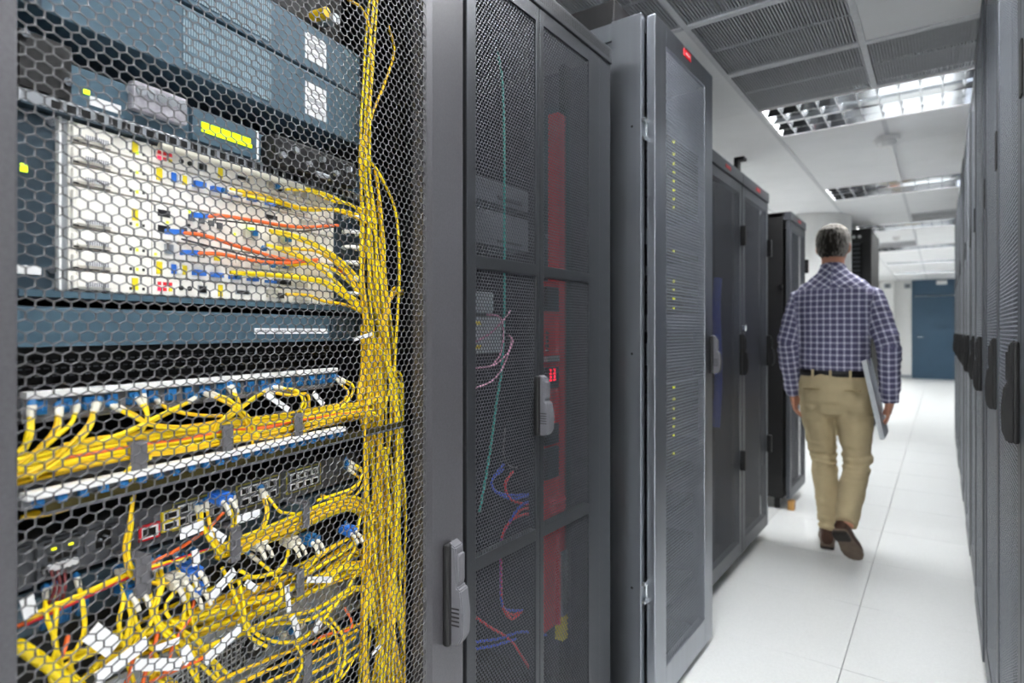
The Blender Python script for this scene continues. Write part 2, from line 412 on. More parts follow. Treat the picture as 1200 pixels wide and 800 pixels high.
# ================================================================== RACKS
def frame_rect(mb, x0, x1, y0, y1, z0, z1, ly, ry, bz, tz, c=.003):
    mb.cbox(x0, x1, y0, y0 + ly, z0, z1, c); mb.cbox(x0, x1, y1 - ry, y1, z0, z1, c)
    mb.cbox(x0, x1, y0 + ly - .001, y1 - ry + .001, z0, z0 + bz, c); mb.cbox(x0, x1, y0 + ly - .001, y1 - ry + .001, z1 - tz, z1, c)
    return mb
def swing_handle(door, x, y, z0, z1, s=1, wd=.026, m=None, k=1.0):
    """swing handle: dish, slim upper lever, thicker lower grip with ribs"""
    h = z1 - z0; m = m or M_HANDLE; s = s * k
    def bx(q, a, b, ya, yb, za, zb, c): q.cbox(x + s * a, x + s * b, ya, yb, za, zb, c)
    q = MB(); bx(q, 0, .016, y - wd * .5, y + wd * .35, z0, z1 - .004, .006); q.build('handle_dish', M_BLACK, door)
    q = MB()
    prof = [(.010, z1), (.016, z1 - .006), (.024, z1 - .05 * h), (.026, z1 - .16 * h), (.028, z0 + .56 * h), (.036, z0 + .54 * h), (.042, z0 + .30 * h), (.04, z0 + .1 * h), (.030, z0 + .01 * h), (.012, z0)]
    q.prism([(x + s * a, b) for a, b in prof] + [(x + s * .012, z0), (x + s * .010, z1)][:0], 'y', y - wd * .28, y + wd * .5)
    hd = q.build('handle', m, door)
    bm = bmesh.new(); bm.from_mesh(hd.data); bmesh.ops.bevel(bm, geom=bm.edges[:], offset=.0022, segments=2, affect='EDGES'); bm.to_mesh(hd.data); bm.free()
    q = MB()
    for k in range(5): q.box(x + s * .012, x + s * .034, y - wd * .3, y - wd * .27, z0 + h * (.2 + .04 * k), z0 + h * (.215 + .04 * k))
    q.build('handle_ribs', M_BLACK, door)
    q = MB(); q.cbox(x + s * .022, x + s * .031, y - wd * .15, y + wd * .42, z0 + .6 * h, z1 - .12 * h, .004); q.build('handle_inset', m, door)

def shell(root, x, y0, y1, h, depth, s, m, z0=.06, inner=M_SOOT, side=True):
    """cabinet carcass: side panels, roof, back, bottom, corner posts, feet"""
    xb = x - s * depth
    MB().cbox(xb, x - s * .045, y0, y0 + .018, z0, h, .003).build('side_panel', m, root)
    MB().cbox(xb, x - s * .045, y1 - .018, y1, z0, h, .003).build('side_panel', m, root)
    MB().cbox(xb, x - s * .03, y0, y1, h - .03, h, .003).build('roof', m, root)
    MB().box(xb, xb + s * .015, y0 + .018, y1 - .018, z0, h - .03).build('back_panel', inner, root)
    MB().box(xb, x - s * .045, y0 + .018, y1 - .018, z0, z0 + .03).build('bottom', inner, root)
    for ya in (y0 + .018, y1 - .058):
        MB().box(x - s * .15, x - s * .13, ya, ya + .04, z0 + .03, h - .03).build('mounting_post', inner, root)
    for ya in (y0 + .05, y1 - .05):
        for xx in (x - s * .09, xb + s * .09):
            MB().cyl((xx, ya, 0), (xx, ya, z0 + .002), .02, 12).build('foot', M_BLACK, root)

# ---------------------------------------------------------------- the near rack with the hexagonal mesh door
T1 = -.09                                   # equipment faces lie 9 cm behind the mesh
yl1 = -.86; ym0 = Y(18, 0, K); ym1 = Y(499, 0, K)
r1 = thing('server_rack', 'nearest grey rack with hexagonal mesh door showing yellow cables', 'server rack', (-.45, yl1 / 2, 0), fr=K)
shell(r1, 0, yl1, -.004, 2.06, .9, 1, M_PAINT2)
q = MB(); door1 = None
q.cbox(-.028, .001, yl1, ym0 + .002, .05, 2.05, .003)
q.cbox(-.028, .001, ym1 + .018, -.006, .05, 2.05, .003)
q.prism([(.001, ym1 + .020), (-.004, ym1 - .003), (-.028, ym1 - .003), (-.028, ym1 + .02)], 'z', .05, 2.05)
q.cbox(-.028, .001, ym0 - .001, ym1, 1.99, 2.05, .003); q.cbox(-.028, .001, ym0 - .001, ym1, .05, .11, .003)
door1 = q.build('door', M_PAINT, r1)
perforated('mesh_panel', M_MESH1, door1, -.002, ym0 - .006, ym1 + .004, .10, 2.0, .0152, .01004, .918, .0014)
hy = Y(529, .01, K)
swing_handle(door1, .001, hy, Z(530, 752, .01, K), Z(530, 632, .01, K), 1, .042)
MB().box(-.012, -.004, -.0055, -.001, .05, 2.05).build('door_gasket', M_BLACK, door1)

def kz(u, v, t=T1): return Z(u, v, t, K)
def ky(u, t=T1): return Y(u, t, K)
YLq, YRq = ky(19), ky(421)                  # left and right ends of the mounted equipment
# rack rails with cage holes inside the near rack
for nm, ya in (('left', YLq - .035), ('right', YRq + .012)):
    q = MB().box(T1 - .012, T1 - .004, ya, ya + .028, .12, 1.98)
    for k in range(58): q.box(T1 - .0045, T1 - .0035, ya + .009, ya + .019, .15 + k * .0317, .16 + k * .0317)
    q.build('mounting_rail', M_SOOT, r1)

def screw(root, y, z, x=T1): MB().cyl((x, y, z), (x + .004, y, z), .0045, 10).build('screw', M_CHROME, root)
def led(root, y, z, m, x=T1, a=.003, b=.0022): MB().box(x - .001, x + .0015, y - a, y + a, z - b, z + b).build('indicator', m, root)
def unit(name, label, cat, z0, z1, m, depth=.35, x=T1, ya=None, yb=None, group=None, c=.002):
    ya = YLq if ya is None else ya; yb = YRq if yb is None else yb
    root = thing(name, label, cat, (x - depth / 2, (ya + yb) / 2, z0), group, K)
    MB().cbox(x - depth, x, ya, yb, z0, z1, c).build('body', m, root)
    return root

# two blank slate panels at the top
for z0, z1, lab in ((1.631, 1.705, 'upper slate blue power shelf at the top of the near rack'), (1.5405, 1.6265, 'lower slate blue power shelf with white sticker above the black gap')):
    a = unit('power_shelf', lab, 'rack unit', z0, z1, M_SLATE, group='slate power shelves')
    MB().box(T1, T1 + .0015, ky(214), ky(318), z0 + .008, z1 - .006).build('vent_grille', M_VENT, a)
    ym = ky(372); MB().box(T1, T1 + .001, ym - .028, ym + .02, z0 + .015, z1 - .018).build('sticker', M_WHITE, a)
    q = MB()
    for k in range(3): q.box(T1 + .001, T1 + .0014, ym - .024, ym + .016, z0 + .022 + k * .015, z0 + .029 + k * .015)
    q.build('sticker_print', M_PRINT, a)
    MB().box(T1, T1 + .006, YLq, YLq + .02, z0, z1).build('ear', M_SLATE_D, a); screw(a, YLq + .01, z0 + .02, T1 + .006)
    MB().box(T1 - .02, T1 - .0005, ky(398), ky(421) + .004, z0 - .0015, z1 + .001).build('end_shroud', M_SLATE_D, a)
a = thing('coax_bracket', 'dark bracket with brass and silver connectors at the top of the near rack', 'connector bracket', (T1 - .03, ky(372), 1.72), fr=K)
MB().box(T1 - .05, T1 - .02, ky(330), ky(410), 1.72, 1.80).build('plate', M_BLACK, a)
for uu, mm in ((377, M_YEL2), (388, M_SILVER)): MB().cyl((T1 - .02, ky(uu), 1.735), (T1 + .012, ky(uu), 1.735), .009, 12).build('connector', mm, a)

# fan and control tray on top of the card chassis
a = unit('fan_tray', 'slate control tray with lime display on top of the white card chassis', 'rack unit', 1.452, 1.494, M_SLATE, c=.001)
MB().box(T1, T1 + .006, YLq, ky(80), 1.452, 1.51).build('ear', M_BLACK, a)
for uu, zz in ((24, 1.505), (74, 1.47)): screw(a, ky(uu), zz, T1 + .006)
q = MB(); ya, yb = ky(148), ky(212)
q.cbox(T1, T1 + .014, ya, yb, 1.464, 1.499, .004).build('clear_cover', M_CLEAR, a)
for k in range(5): MB().cyl((T1 + .014, ya + (yb - ya) * (k + .6) / 5.4, 1.487), (T1 + .017, ya + (yb - ya) * (k + .6) / 5.4, 1.487), .006, 10).build('cover_button', M_SILVER, a)
MB().box(T1, T1 + .008, ky(221), ky(296), 1.452, 1.494).build('display_bezel', M_SLATE, a)
MB().box(T1 + .008, T1 + .0095, ky(231), ky(290), 1.4655, 1.4785).build('display', M_LCD, a)
MB().box(T1 + .0, T1 + .0075, ky(296), ky(299), 1.452, 1.494).build('bezel_edge', M_WHITE, a)
led(a, ky(101), 1.469, M_LEDG)
MB().box(T1, T1 + .0015, ky(105), ky(141), 1.456, 1.466).build('sticker', M_WHITE, a)
MB().cbox(T1, T1 + .03, ky(305), ky(402), 1.448, 1.492, .004).build('fan_housing', M_BLACK, a)
for k in range(6): MB().cyl((T1 + .03, ky(312 + 16 * k), 1.462 + .015 * (k % 2)), (T1 + .036, ky(312 + 16 * k), 1.462 + .015 * (k % 2)), .005, 8).build('thumb_screw', M_SILVER, a)
MB().cbox(T1 + .03, T1 + .036, ky(352), ky(368), 1.446, 1.455, .002).build('latch', M_SILVER, a)
# silver vent strip below it, each slot built
a2 = unit('vent_strip', 'silver strip with a row of rounded vents above the cards', 'vent strip', 1.4355, 1.4505, M_SILVER, .06, T1 + .004)
s0 = None
for k in range(34):
    yy = YLq + .03 + k * .0148
    if yy > YRq - .02: break
    if s0 is None: s0 = MB().box(T1 + .004, T1 + .0046, yy, yy + .0095, 1.4385, 1.447).build('vent_slot', M_PORT, a2); sy0 = yy
    else: t = s0.copy(); COL.objects.link(t); t.location.y = yy - sy0
MB().box(T1 - .01, T1 + .009, YLq, YRq, 1.4335, 1.4358).build('lip', M_SLATE_D, a2)

# white card chassis
ch = thing('card_chassis', 'slate card chassis frame holding white line cards', 'rack chassis', (T1 - .15, (YLq + YRq) / 2, 1.236), fr=K)
zb, zt = 1.2445, 1.4325
MB().box(T1 - .3, T1 - .02, YLq, YRq, zb - .006, zt + .001).build('body', M_SLATE_D, ch)
MB().box(T1 - .02, T1 - .004, YLq, ky(67), zb - .002, zt).build('side_plate', M_SLATE_D, ch)
led(ch, ky(30), kz(30, 196), M_LEDG, T1 - .004, .003, .004); screw(ch, ky(61), kz(61, 316), T1 - .004); screw(ch, ky(60), kz(60, 143), T1 - .004)
MB().box(T1 - .004, T1 - .0025, ky(18), ky(50), kz(35, 321), kz(35, 311)).build('sticker', M_WHITE, ch)
MB().box(T1 - .02, T1 + .002, ky(68), ky(71), zb, zt).build('edge_strip', M_WHITEPLASTIC, ch)
MB().box(T1 - .02, T1 - .002, ky(71), ky(80), zb, zt).build('edge_channel', M_SILVER, ch)
MB().box(T1 - .03, T1 + .005, YLq, YRq, zb - .008, zb - .0012).build('sill', M_SLATE, ch)
MB().box(T1 - .06, T1 - .002, ky(391), ky(421), zb, zt).build('side_plate', M_SLATE_D, ch)
for k in range(6):                           # cable rings on the right plate
    zz = zb + .022 + k * .027; yy = ky(406)
    pts = [(T1 + .012 + .014 * math.sin(a_), yy + .016 * math.cos(a_), zz) for a_ in [i * .55 - .3 for i in range(10)]]
    MB().tube(pts, .0035, 6).build('cable_ring', M_WHITEPLASTIC, ch)

slot = (zt - zb) / 8
ysplit = ky(178)
def card(z0, z1, label, left=True, ports=''):
    ya, yb = (ky(80.5), ysplit - .0006) if left else (ysplit + .0006, ky(391))
    root = thing('line_card', label, 'line card', (T1 - .1, (ya + yb) / 2, z0), 'white line cards in the chassis', K)
    MB().cbox(T1 - .2, T1, ya, yb, z0 + .0010, z1 - .0010, .0008).build('faceplate', M_CARD, root)
    def port(u, vz, w_, h_, m=M_PORT, dx=.0006, nm='port'):
        yy = ky(u); zz = z0 + (z1 - z0) * vz
        MB().box(T1 - .001, T1 + dx, yy - w_ / 2, yy + w_ / 2, zz - h_ / 2, zz + h_ / 2).build(nm, m, root)
    if left:
        # ejector lever with its dark hinge gap
        q = MB().cbox(T1, T1 + .006, ky(82), ky(87), z0 + .003, z1 - .006, .0015); q.build('ejector', M_CARD, root)
        MB().box(T1, T1 + .0008, ky(85.6), ky(87.2), z0 + .002, z0 + .013).box(T1, T1 + .0008, ky(86), ky(92), z0 + .0015, z0 + .0035).build('hinge_gap', M_PORT, root)
        q = MB().cbox(T1, T1 + .004, ky(88), ky(130), z0 + .0045, z1 - .002, .0015); q.build('pull_lever', M_CARD, root)
        MB().box(T1, T1 + .0007, ky(90), ky(129), z0 + .0012, z0 + .0024).build('lever_shadow_gap', M_PORT, root)
        MB().box(T1 + .004, T1 + .0045, ky(98), ky(125), z0 + .0055, z0 + .0105).build('printed_label', M_PRINT, root)
        for uu, mm in ((153, M_PORT), (160.5, M_LEDG), (168, M_PORT)): port(uu, .3, .0026, .0034, mm, .001, 'indicator')
        if 'y' in ports: port(158, .55, .007, .014, M_YLABEL, .001, 'tag')
    else:
        yy = ky(181)
        for c_ in ports:
            if c_ == 'L':
                for k, mm in enumerate((M_LEDR, M_EMB, M_YLABEL)):
                    for h2 in (.36, .66): port(186.5 + 6.5 * k, h2, .0042, .0042, mm if h2 < .5 else M_EMB, .001, 'indicator')
                for uu in (212, 222): MB().cyl((T1, ky(uu), z0 + .5 * (z1 - z0)), (T1 + .0015, ky(uu), z0 + .5 * (z1 - z0)), .0032, 10).build('jack', M_PORT, root)
                port(237, .5, .0135, .0105, M_SILVER, .001); port(237, .5, .0105, .008, M_PORT, .0016)
                port(258, .5, .007, .016, M_YLABEL, .001, 'tag'); port(284, .5, .024, .0065, M_SILVER, .001); port(284, .5, .020, .0042, M_PORT, .0016)
                port(318, .55, .02, .011, M_CARD2, .004, 'module'); port(327, .45, .012, .008, M_PORT, .005)
                port(352, .5, .03, .013, M_CARD2, .006, 'module')
            if c_ == 'B':
                port(186.5, .5, .0075, .0155, M_YLABEL, .001, 'tag'); port(203, .5, .006, .012, M_BLUE2, .002, 'latch'); port(209, .48, .006, .01, M_WHITE, .004, 'plug'); port(216, .5, .0065, .012, M_YLABEL, .001, 'tag')
                for k in range(5): port(231 + 21 * k, .42 - .03 * k, .016, .007 - .0008 * k, M_BLUE2, .008, 'plug')
                port(345, .4, .05, .012, M_CARD2, .004, 'module'); port(330, .35, .03, .007, M_PORT, .0048)
            if c_ == 'P':
                for uu, vz in ((192, .72), (192, .30)): port(uu, vz, .016, .0085, M_PORT, .001)
                for uu, vz in ((224, .74), (236, .72), (247, .7), (257, .66), (215, .34), (227, .32), (238, .3)): port(uu, vz, .0085, .0085, M_GREYBOX, .0015); 
                for uu in (222, 234, 246, 258, 220, 270): port(uu, .52, .002, .003, M_PORT, .001, 'pin')
                for uu in (292, 332):
                    port(uu, .55, .022, .014, M_CARD2, .006, 'module'); port(uu + 1, .6, .008, .008, M_BLUE, .012, 'plug'); port(uu - 2, .72, .006, .0035, M_LEDG, .011, 'latch')
                for uu, vz in ((222, .9), (275, .5), (196, .5)): port(uu, vz, .003, .003, M_LEDG, .001, 'indicator')
            if c_ == 'Q':
                port(197, .55, .011, .012, M_SILVER, .003, 'plug'); port(232, .5, .019, .0085, M_PORT, .001); port(254, .5, .0085, .012, M_YLABEL, .001, 'tag')
                port(182, .2, .003, .003, M_LEDG, .001, 'indicator'); port(299, .5, .012, .014, M_CARD2, .004, 'module'); port(306, .5, .008, .008, M_BLUE, .009, 'plug'); port(332, .45, .03, .013, M_CARD2, .006, 'module'); port(330, .4, .008, .007, M_BLUE, .011, 'plug')
                for uu in (270, 276, 282): port(uu, .5, .0008, .012, M_CARD2, .001, 'slot')
            if c_ == 'V': port(360, .5, .03, .0125, M_CARD2, .003, 'module'); port(318, .5, .022, .006, M_PORT, .001)
    return root
nm8 = ['top', 'second', 'third', 'fourth', 'fifth', 'sixth', 'seventh', 'bottom']
for i in range(8):
    if i == 4: continue
    z1 = zt - i * slot; z0 = z1 - slot * (2 if i == 3 else 1)
    card(z0, z1, f'{nm8[i]} white card in the left half of the card chassis', True, 'y' if i in (3, 0, 7) else '')
rows = [(0, 1, 'L'), (1, 2, 'B'), (2, 3, 'V'), (3, 5, 'P'), (5, 6, 'Q'), (6, 7, 'B'), (7, 8, 'L')]
for k, (a0, a1, pp) in enumerate(rows):
    card(zt - a1 * slot, zt - a0 * slot, f"{['top', 'second', 'third', 'double height middle', 'fifth', 'sixth', 'bottom'][k]} white port card in the right half of the card chassis", False, pp)

# grey beige recessed lip across the top card, built as a bar
tag(MB().tube([(T1 + .012, ky(180), zt - .004), (T1 + .014, ky(240), zt - .005), (T1 + .014, ky(330), zt - .004), (T1 + .01, ky(388), zt - .005)], .0052, 10).build('card_lip', M_CARD2, None, K), 'grey beige lip across the top of the port cards', 'bar')

# slate drawer with white label strip
a = unit('slate_drawer', 'slate blue blank panel with a long white label strip', 'rack panel', 1.1836, 1.2262, M_SLATE)
MB().box(T1, T1 + .0012, ky(298), ky(383), 1.196, 1.2045).build('label_strip', M_WHITE, a)
q = MB()
for k in range(4): q.box(T1 + .0012, T1 + .0015, ky(300 + 20 * k), ky(314 + 20 * k), 1.1985, 1.2025)
q.build('label_print', M_PRINT, a)
MB().box(T1, T1 + .004, YLq, YRq, 1.1836, 1.1885).build('lower_lip', M_SLATE, a)
MB().box(T1, T1 + .005, ky(386), ky(421), 1.186, 1.226).build('end_clip', M_SLATE_D, a)

# blue LC adapters on two fibre panels
def adapter_mesh():
    q = MB(); q.cbox(0, .007, -.006, .006, -.0075, .0075, .001)
    q.box(.007, .0082, -.0048, -.0008, -.004, .003).box(.007, .0082, .0008, .0048, -.004, .003); return q
def fibre_panel(name, label, z1, h, n, up, u0, u1, x=T1, white=.0075):
    ya, yb = ky(u0, x), ky(u1, x)
    root = thing(name, label, 'patch panel', (x - .1, (ya + yb) / 2, z1 - h), fr=K)
    MB().cbox(x - .2, x, ya, yb, z1 - h, z1 - white * .6, .001).build('face', M_PANELGREY, root)
    MB().cbox(x - .004, x + .010, ya, yb, z1 - white, z1, .001).build('white_top_edge', M_WHITEPLASTIC, root)
    first = None
    for k in range(n):
        yy = ya + (yb - ya) * (k + .6) / n; zz = z1 - white - .010 * up
        if first is None:
            q = adapter_mesh(); q.v = [(p[0] + x, p[1] * (.4 + .6 * up) + yy, p[2] * up + zz) for p in q.v]; first = q.build('adapter', M_BLUE, root); fy = yy
        else:
            t = first.copy(); COL.objects.link(t); t.location.y = yy - fy
    return root
fibre_panel('fibre_patch_panel', 'upper white edged fibre panel with a row of blue adapters', 1.1372, .034, 19, 1, 25, 391)
fibre_panel('fibre_patch_panel', 'lower white edged fibre panel with blue adapters under the yellow bundle', kz(200, 541, -.046), .018, 22, .5, 25, 400, -.046, .0075)
# black device hidden in the gap, finely perforated
a = unit('blank_panel', 'black perforated blank panel in the dark gap above the fibre panel', 'rack panel', 1.139, 1.1815, M_SOOT, .2, T1 - .06)
q = MB()
for k in range(58):
    for j in range(3): q.box(T1 - .06, T1 - .0596, YLq + .01 + k * .009, YLq + .0155 + k * .009, 1.147 + j * .009, 1.149 + j * .009)
o_ = q.build('perforation', M_GREYBOX, a); o_['kind'] = 'stuff'
# glossy tray below
a = unit('cable_tray', 'glossy dark cable tray with grey lip below the lower fibre panel', 'cable tray', kz(200, 563, -.046), kz(200, 556, -.046), M_OLIVE, .2, -.046)
zt_ = kz(200, 566, -.046)
MB().box(-.046, -.040, YLq, ky(474, -.04), zt_ + .003, kz(200, 555, -.046)).build('front_lip', M_OLIVE, a)
MB().box(-.046, -.038, YLq, ky(474, -.04), zt_, zt_ + .003).build('lower_edge', M_GREYBOX, a)

# dark grey switch
a = unit('network_switch', 'dark grey network switch with two lime lights and framed ports', 'network switch', .9335, .9815, M_GREYBOX)
MB().box(T1, T1 + .004, YLq, ky(35), .9335, .978).build('ear', M_GREYBOX, a)
MB().cbox(T1, T1 + .006, ky(40), ky(90), .9365, .979, .002).build('power_module', M_GREYBOX, a)
MB().box(T1 + .006, T1 + .0065, ky(48), ky(90), .9735, .976).build('module_slot', M_PORT, a)
for uu in (59, 79): led(a, ky(uu), kz(uu, 644 if uu == 59 else 638, T1 + .006), M_LEDY, T1 + .006, .0022, .0011)
for uu in (60, 78): MB().cbox(T1 + .006, T1 + .0075, ky(uu - 8), ky(uu + 8), .9555, .963, .002).build('socket', M_PORT, a)
for k in range(6): MB().cyl((T1 + .006, ky(48 + 7 * k), .9485), (T1 + .009, ky(48 + 7 * k), .9485), .004, 10).build('terminal', M_PORT if k in (0,) else M_WHITE, a)
MB().cbox(T1, T1 + .003, ky(98), ky(137), .951, .976, .003).build('inlet_plate', M_GREYBOX, a)
MB().cbox(T1 + .003, T1 + .004, ky(110), ky(128), .953, .974, .002).build('power_inlet', M_PORT, a)
for k in range(3): MB().cyl((T1 + .004, ky(114 + 5 * k), .963 + .003 * (k == 1)), (T1 + .008, ky(114 + 5 * k), .963 + .003 * (k == 1)), .0014, 6).build('inlet_pin', M_SILVER, a)
def framed(u, z, w_, h_, m, nx=1):
    yy = ky(u); MB().box(T1, T1 + .003, yy - w_ / 2, yy + w_ / 2, z - h_ / 2, z + h_ / 2).build('port_frame', m, a)
    MB().box(T1 + .003, T1 + .0036, yy - w_ * .4, yy + w_ * .4, z - h_ * .36, z + h_ * .36).build('port_surround', M_WHITE, a)
    for k in range(nx):
        c0 = yy - w_ * .36 + w_ * .72 * k / nx; c1 = yy - w_ * .36 + w_ * .72 * (k + .86) / nx
        MB().box(T1 + .0036, T1 + .0042, c0, c1, z - h_ * .24, z + h_ * .26).build('port', M_PORT, a)
framed(174, .953, .026, .019, M_EMB); framed(199, .953, .025, .013, M_YLABEL); framed(199, .966, .025, .013, M_YLABEL)
M_OL2 = mat('olive_print', '9a9440', .6)
for uu, w_ in ((235, .075), (303, .075), (356, .07)):
    yy = ky(uu); MB().box(T1, T1 + .001, yy - w_ / 2 - .003, yy + w_ / 2 + .003, .943, .979).build('port_group_outline', M_OL2, a); MB().box(T1 + .001, T1 + .0016, yy - w_ / 2, yy + w_ / 2, .945, .977).build('port_group', M_GREYBOX, a)
    for k in range(4):
        for zz in (.953, .969):
            c0 = yy - w_ / 2 + .004 + k * (w_ - .008) / 4
            MB().box(T1 + .0016, T1 + .0026, c0, c0 + w_ * .2, zz - .0055, zz + .0055).build('port_surround', M_WHITE, a)
            MB().box(T1 + .0026, T1 + .0032, c0 + .002, c0 + w_ * .2 - .002, zz - .004, zz + .0035).build('port', M_PORT, a)
# second unit: slate fibre switch
a = unit('fibre_switch', 'slate blue fibre switch with beige booted plugs below the grey switch', 'network switch', .878, .9285, M_SLATE_D)
MB().box(T1, T1 + .003, YLq, ky(70), .885, .92).build('ear', M_SLATE, a)
first = None
for k, uu in enumerate((52, 73, 94, 137, 149, 196, 208, 226, 300, 316, 345, 372, 398)):
    yy = ky(uu); zz = .893 if uu < 100 else .899
    q = adapter_mesh(); q.v = [(p[0] + T1, p[1] + yy, p[2] + zz) for p in q.v]; q.build('adapter', M_BLUE, a)
MB().box(T1, T1 + .0012, ky(330), ky(365), .9, .925).build('vent_plate', M_SLATE, a)
# black shelf
a = unit('black_shelf', 'black shelf behind the tangle of yellow cables', 'shelf', .80, .872, M_SOOT, .3, T1 - .03)
# perforated silver unit at the bottom
a = unit('perforated_switch', 'light grey switch with square perforations near the bottom of the rack', 'network switch', .70, .792, M_SILVER, .3, T1 - .005)
q = MB()
for k in range(22):
    for j in range(6):
        yy = ky(186) + k * .0075; zz = .712 + j * .0075
        if yy < ky(292): q.box(T1 - .005, T1 - .0045, yy, yy + .005, zz, zz + .005)
for k in range(16):
    for j in range(3): q.box(T1 - .005, T1 - .0045, ky(282) + k * .0075, ky(282) + .005 + k * .0075, .764 + j * .0075, .769 + j * .0075)
o_ = q.build('square_perforations', M_PORT, a)
MB().cbox(T1 - .005, T1 + .012, ky(200), YRq, .700, .707, .002).build('chrome_lip', M_SILVER, a)
MB().cyl((T1 - .005, ky(300), .735), (T1 + .004, ky(300), .735), .018, 20).build('fan_dial', M_BLACK, a)
MB().cyl((T1 + .004, ky(298), .737), (T1 + .006, ky(298), .737), .006, 12).build('dial_hub', M_WHITE, a)
for k in range(8):
    MB().cbox(T1 - .005, T1 + .008, ky(318 + 10 * k), ky(324 + 10 * k), .722, .732, .001).build('plug', (M_BLUE, M_BOOT)[k % 2], a)
a = unit('lower_switch', 'dark slate switch at the bottom edge of the picture in the near rack', 'network switch', .60, .665, M_SLATE_D, .3)
MB().box(T1, T1 + .002, ky(330), ky(420), .63, .65).build('vent_plate', M_SLATE, a)

# grey cable straps (tabs) that hold the bundles
for uu, v0, v1, w_ in ((163, 517, 557, .018), (267, 498, 528, .016), (350, 484, 511, .015), (168, 652, 699, .018), (276, 617, 658, .015), (359, 588, 618, .013), (352, 668, 698, .014), (361, 766, 800, .016)):
    yy = ky(uu, -.04); z0, z1 = kz(uu, v1, -.04), kz(uu, v0, -.04)
    tg = thing('cable_strap', f"grey fabric strap round the {'upper tray' if v0 < 520 else 'lower'} bundle, {['nearest the door edge', 'middle', 'farthest'][0 if uu < 200 else 1 if uu < 300 else 2]}" + (', by the picture bottom' if v0 > 700 else ', lower one' if v0 == 668 else ''), 'cable strap', (-.04, yy, z0), 'grey cable straps', K)
    MB().cbox(-.042, -.0385, yy - w_ / 2, yy + w_ / 2, z0, z1, .001).build('front_tab', M_STRAP, tg)
    MB().box(-.085, -.040, yy - w_ / 2, yy + w_ / 2, z1 - .003, z1).build('upper_wrap', M_STRAP, tg)
    MB().box(-.085, -.040, yy - w_ / 2, yy + w_ / 2, z0, z0 + .003).build('lower_wrap', M_STRAP, tg)

# ---------------------------------------------------------------- cables in the near rack
def kp(p): return hit(K, p[0], p[1], -p[2])
RC = .0027
def cable(pts, m, label, group, r=RC, boots=(), seg=5, n=5):
    """one patch cable; pts are photo sight lines at a depth behind the mesh. boots: ends that carry a plug"""
    P = spline([kp(p) for p in pts], seg)
    o = MB().tube(P, r, n).build('patch_cable', m, None, K, normals=False)
    tag(o, label, 'cable', group)
    for e in boots:
        a, b = (P[0], P[1]) if e == 0 else (P[-1], P[-2])
        d = (a - b).normalized()
        MB().tube([b + d * .002, a + d * .004, a + d * .013], [.0028, .0034, .0036], 6).build('boot', M_BOOT, o, normals=False)
        MB().tube([a + d * .012, a + d * .019], [.0042, .0042], 4).build('plug', M_BLUE, o, normals=False)
    return o
R = random.Random(11)
def j(a): return R.uniform(-a, a)
def ylw(): return R.choice((M_YEL, M_YEL, M_YEL2))

# the upright bundle on the right of the equipment
G1 = 'yellow cables in the upright bundle'
CEN = [(-330, 447, 6), (-20, 440, 8), (60, 434, 6), (130, 431, 7), (185, 430, 10), (250, 436, 13), (330, 437, 15), (400, 445, 16), (450, 448, 17), (520, 449, 22), (600, 452, 24), (700, 449, 25), (830, 447, 27)]
def cen(v):
    for (a, ua, wa), (b, ub, wb) in zip(CEN, CEN[1:]):
        if a <= v <= b:
            t = (v - a) / (b - a); return ua + (ub - ua) * t, wa + (wb - wa) * t
    return CEN[-1][1:]
def upright(v0, v1, off0, t, lab):
    pts = []; v = v0; off1 = max(-1, min(1, off0 + R.uniform(-1.1, 1.1)))
    ph = R.uniform(0, 6); am = R.uniform(.08, .45)
    while v < v1 + 1:
        c, wd = cen(v); off = off0 + (off1 - off0) * (v - v0) / (v1 - v0); o = max(-1, min(1, off + am * math.sin(ph + v / 70) + j(.06)))
        pts.append((c + o * wd, v, t + .006 * math.sin(ph * 2 + v / 90))); v += 38
    cable(pts, ylw(), lab, G1, r=.0024, seg=4)
for k in range(4): upright(-310 + 10 * k, 830, -.6 + .35 * k, .07, 'yellow patch cable running the whole height of the upright bundle')
for k in range(8): upright(150 + 8 * k, 830, -1 + k * .28, .06 + .004 * (k % 3), 'yellow patch cable joining the upright bundle beside the card chassis')
for k in range(11): upright(230 + 12 * (k % 5), 830, -1 + k * .19, .055 + .008 * (k % 3), 'yellow patch cable of the upright bundle from mid chassis downwards')
for k in range(14): upright(330 + 20 * (k % 7), 830, -1 + k * .15, .045 + .014 * (k % 4), 'yellow patch cable in the dense part of the upright bundle beside the panels')
for k in range(15): upright(500 + 12 * (k % 8), 835, -1 + k * .14, .04 + .014 * (k % 5), 'yellow patch cable at the thick foot of the upright bundle')
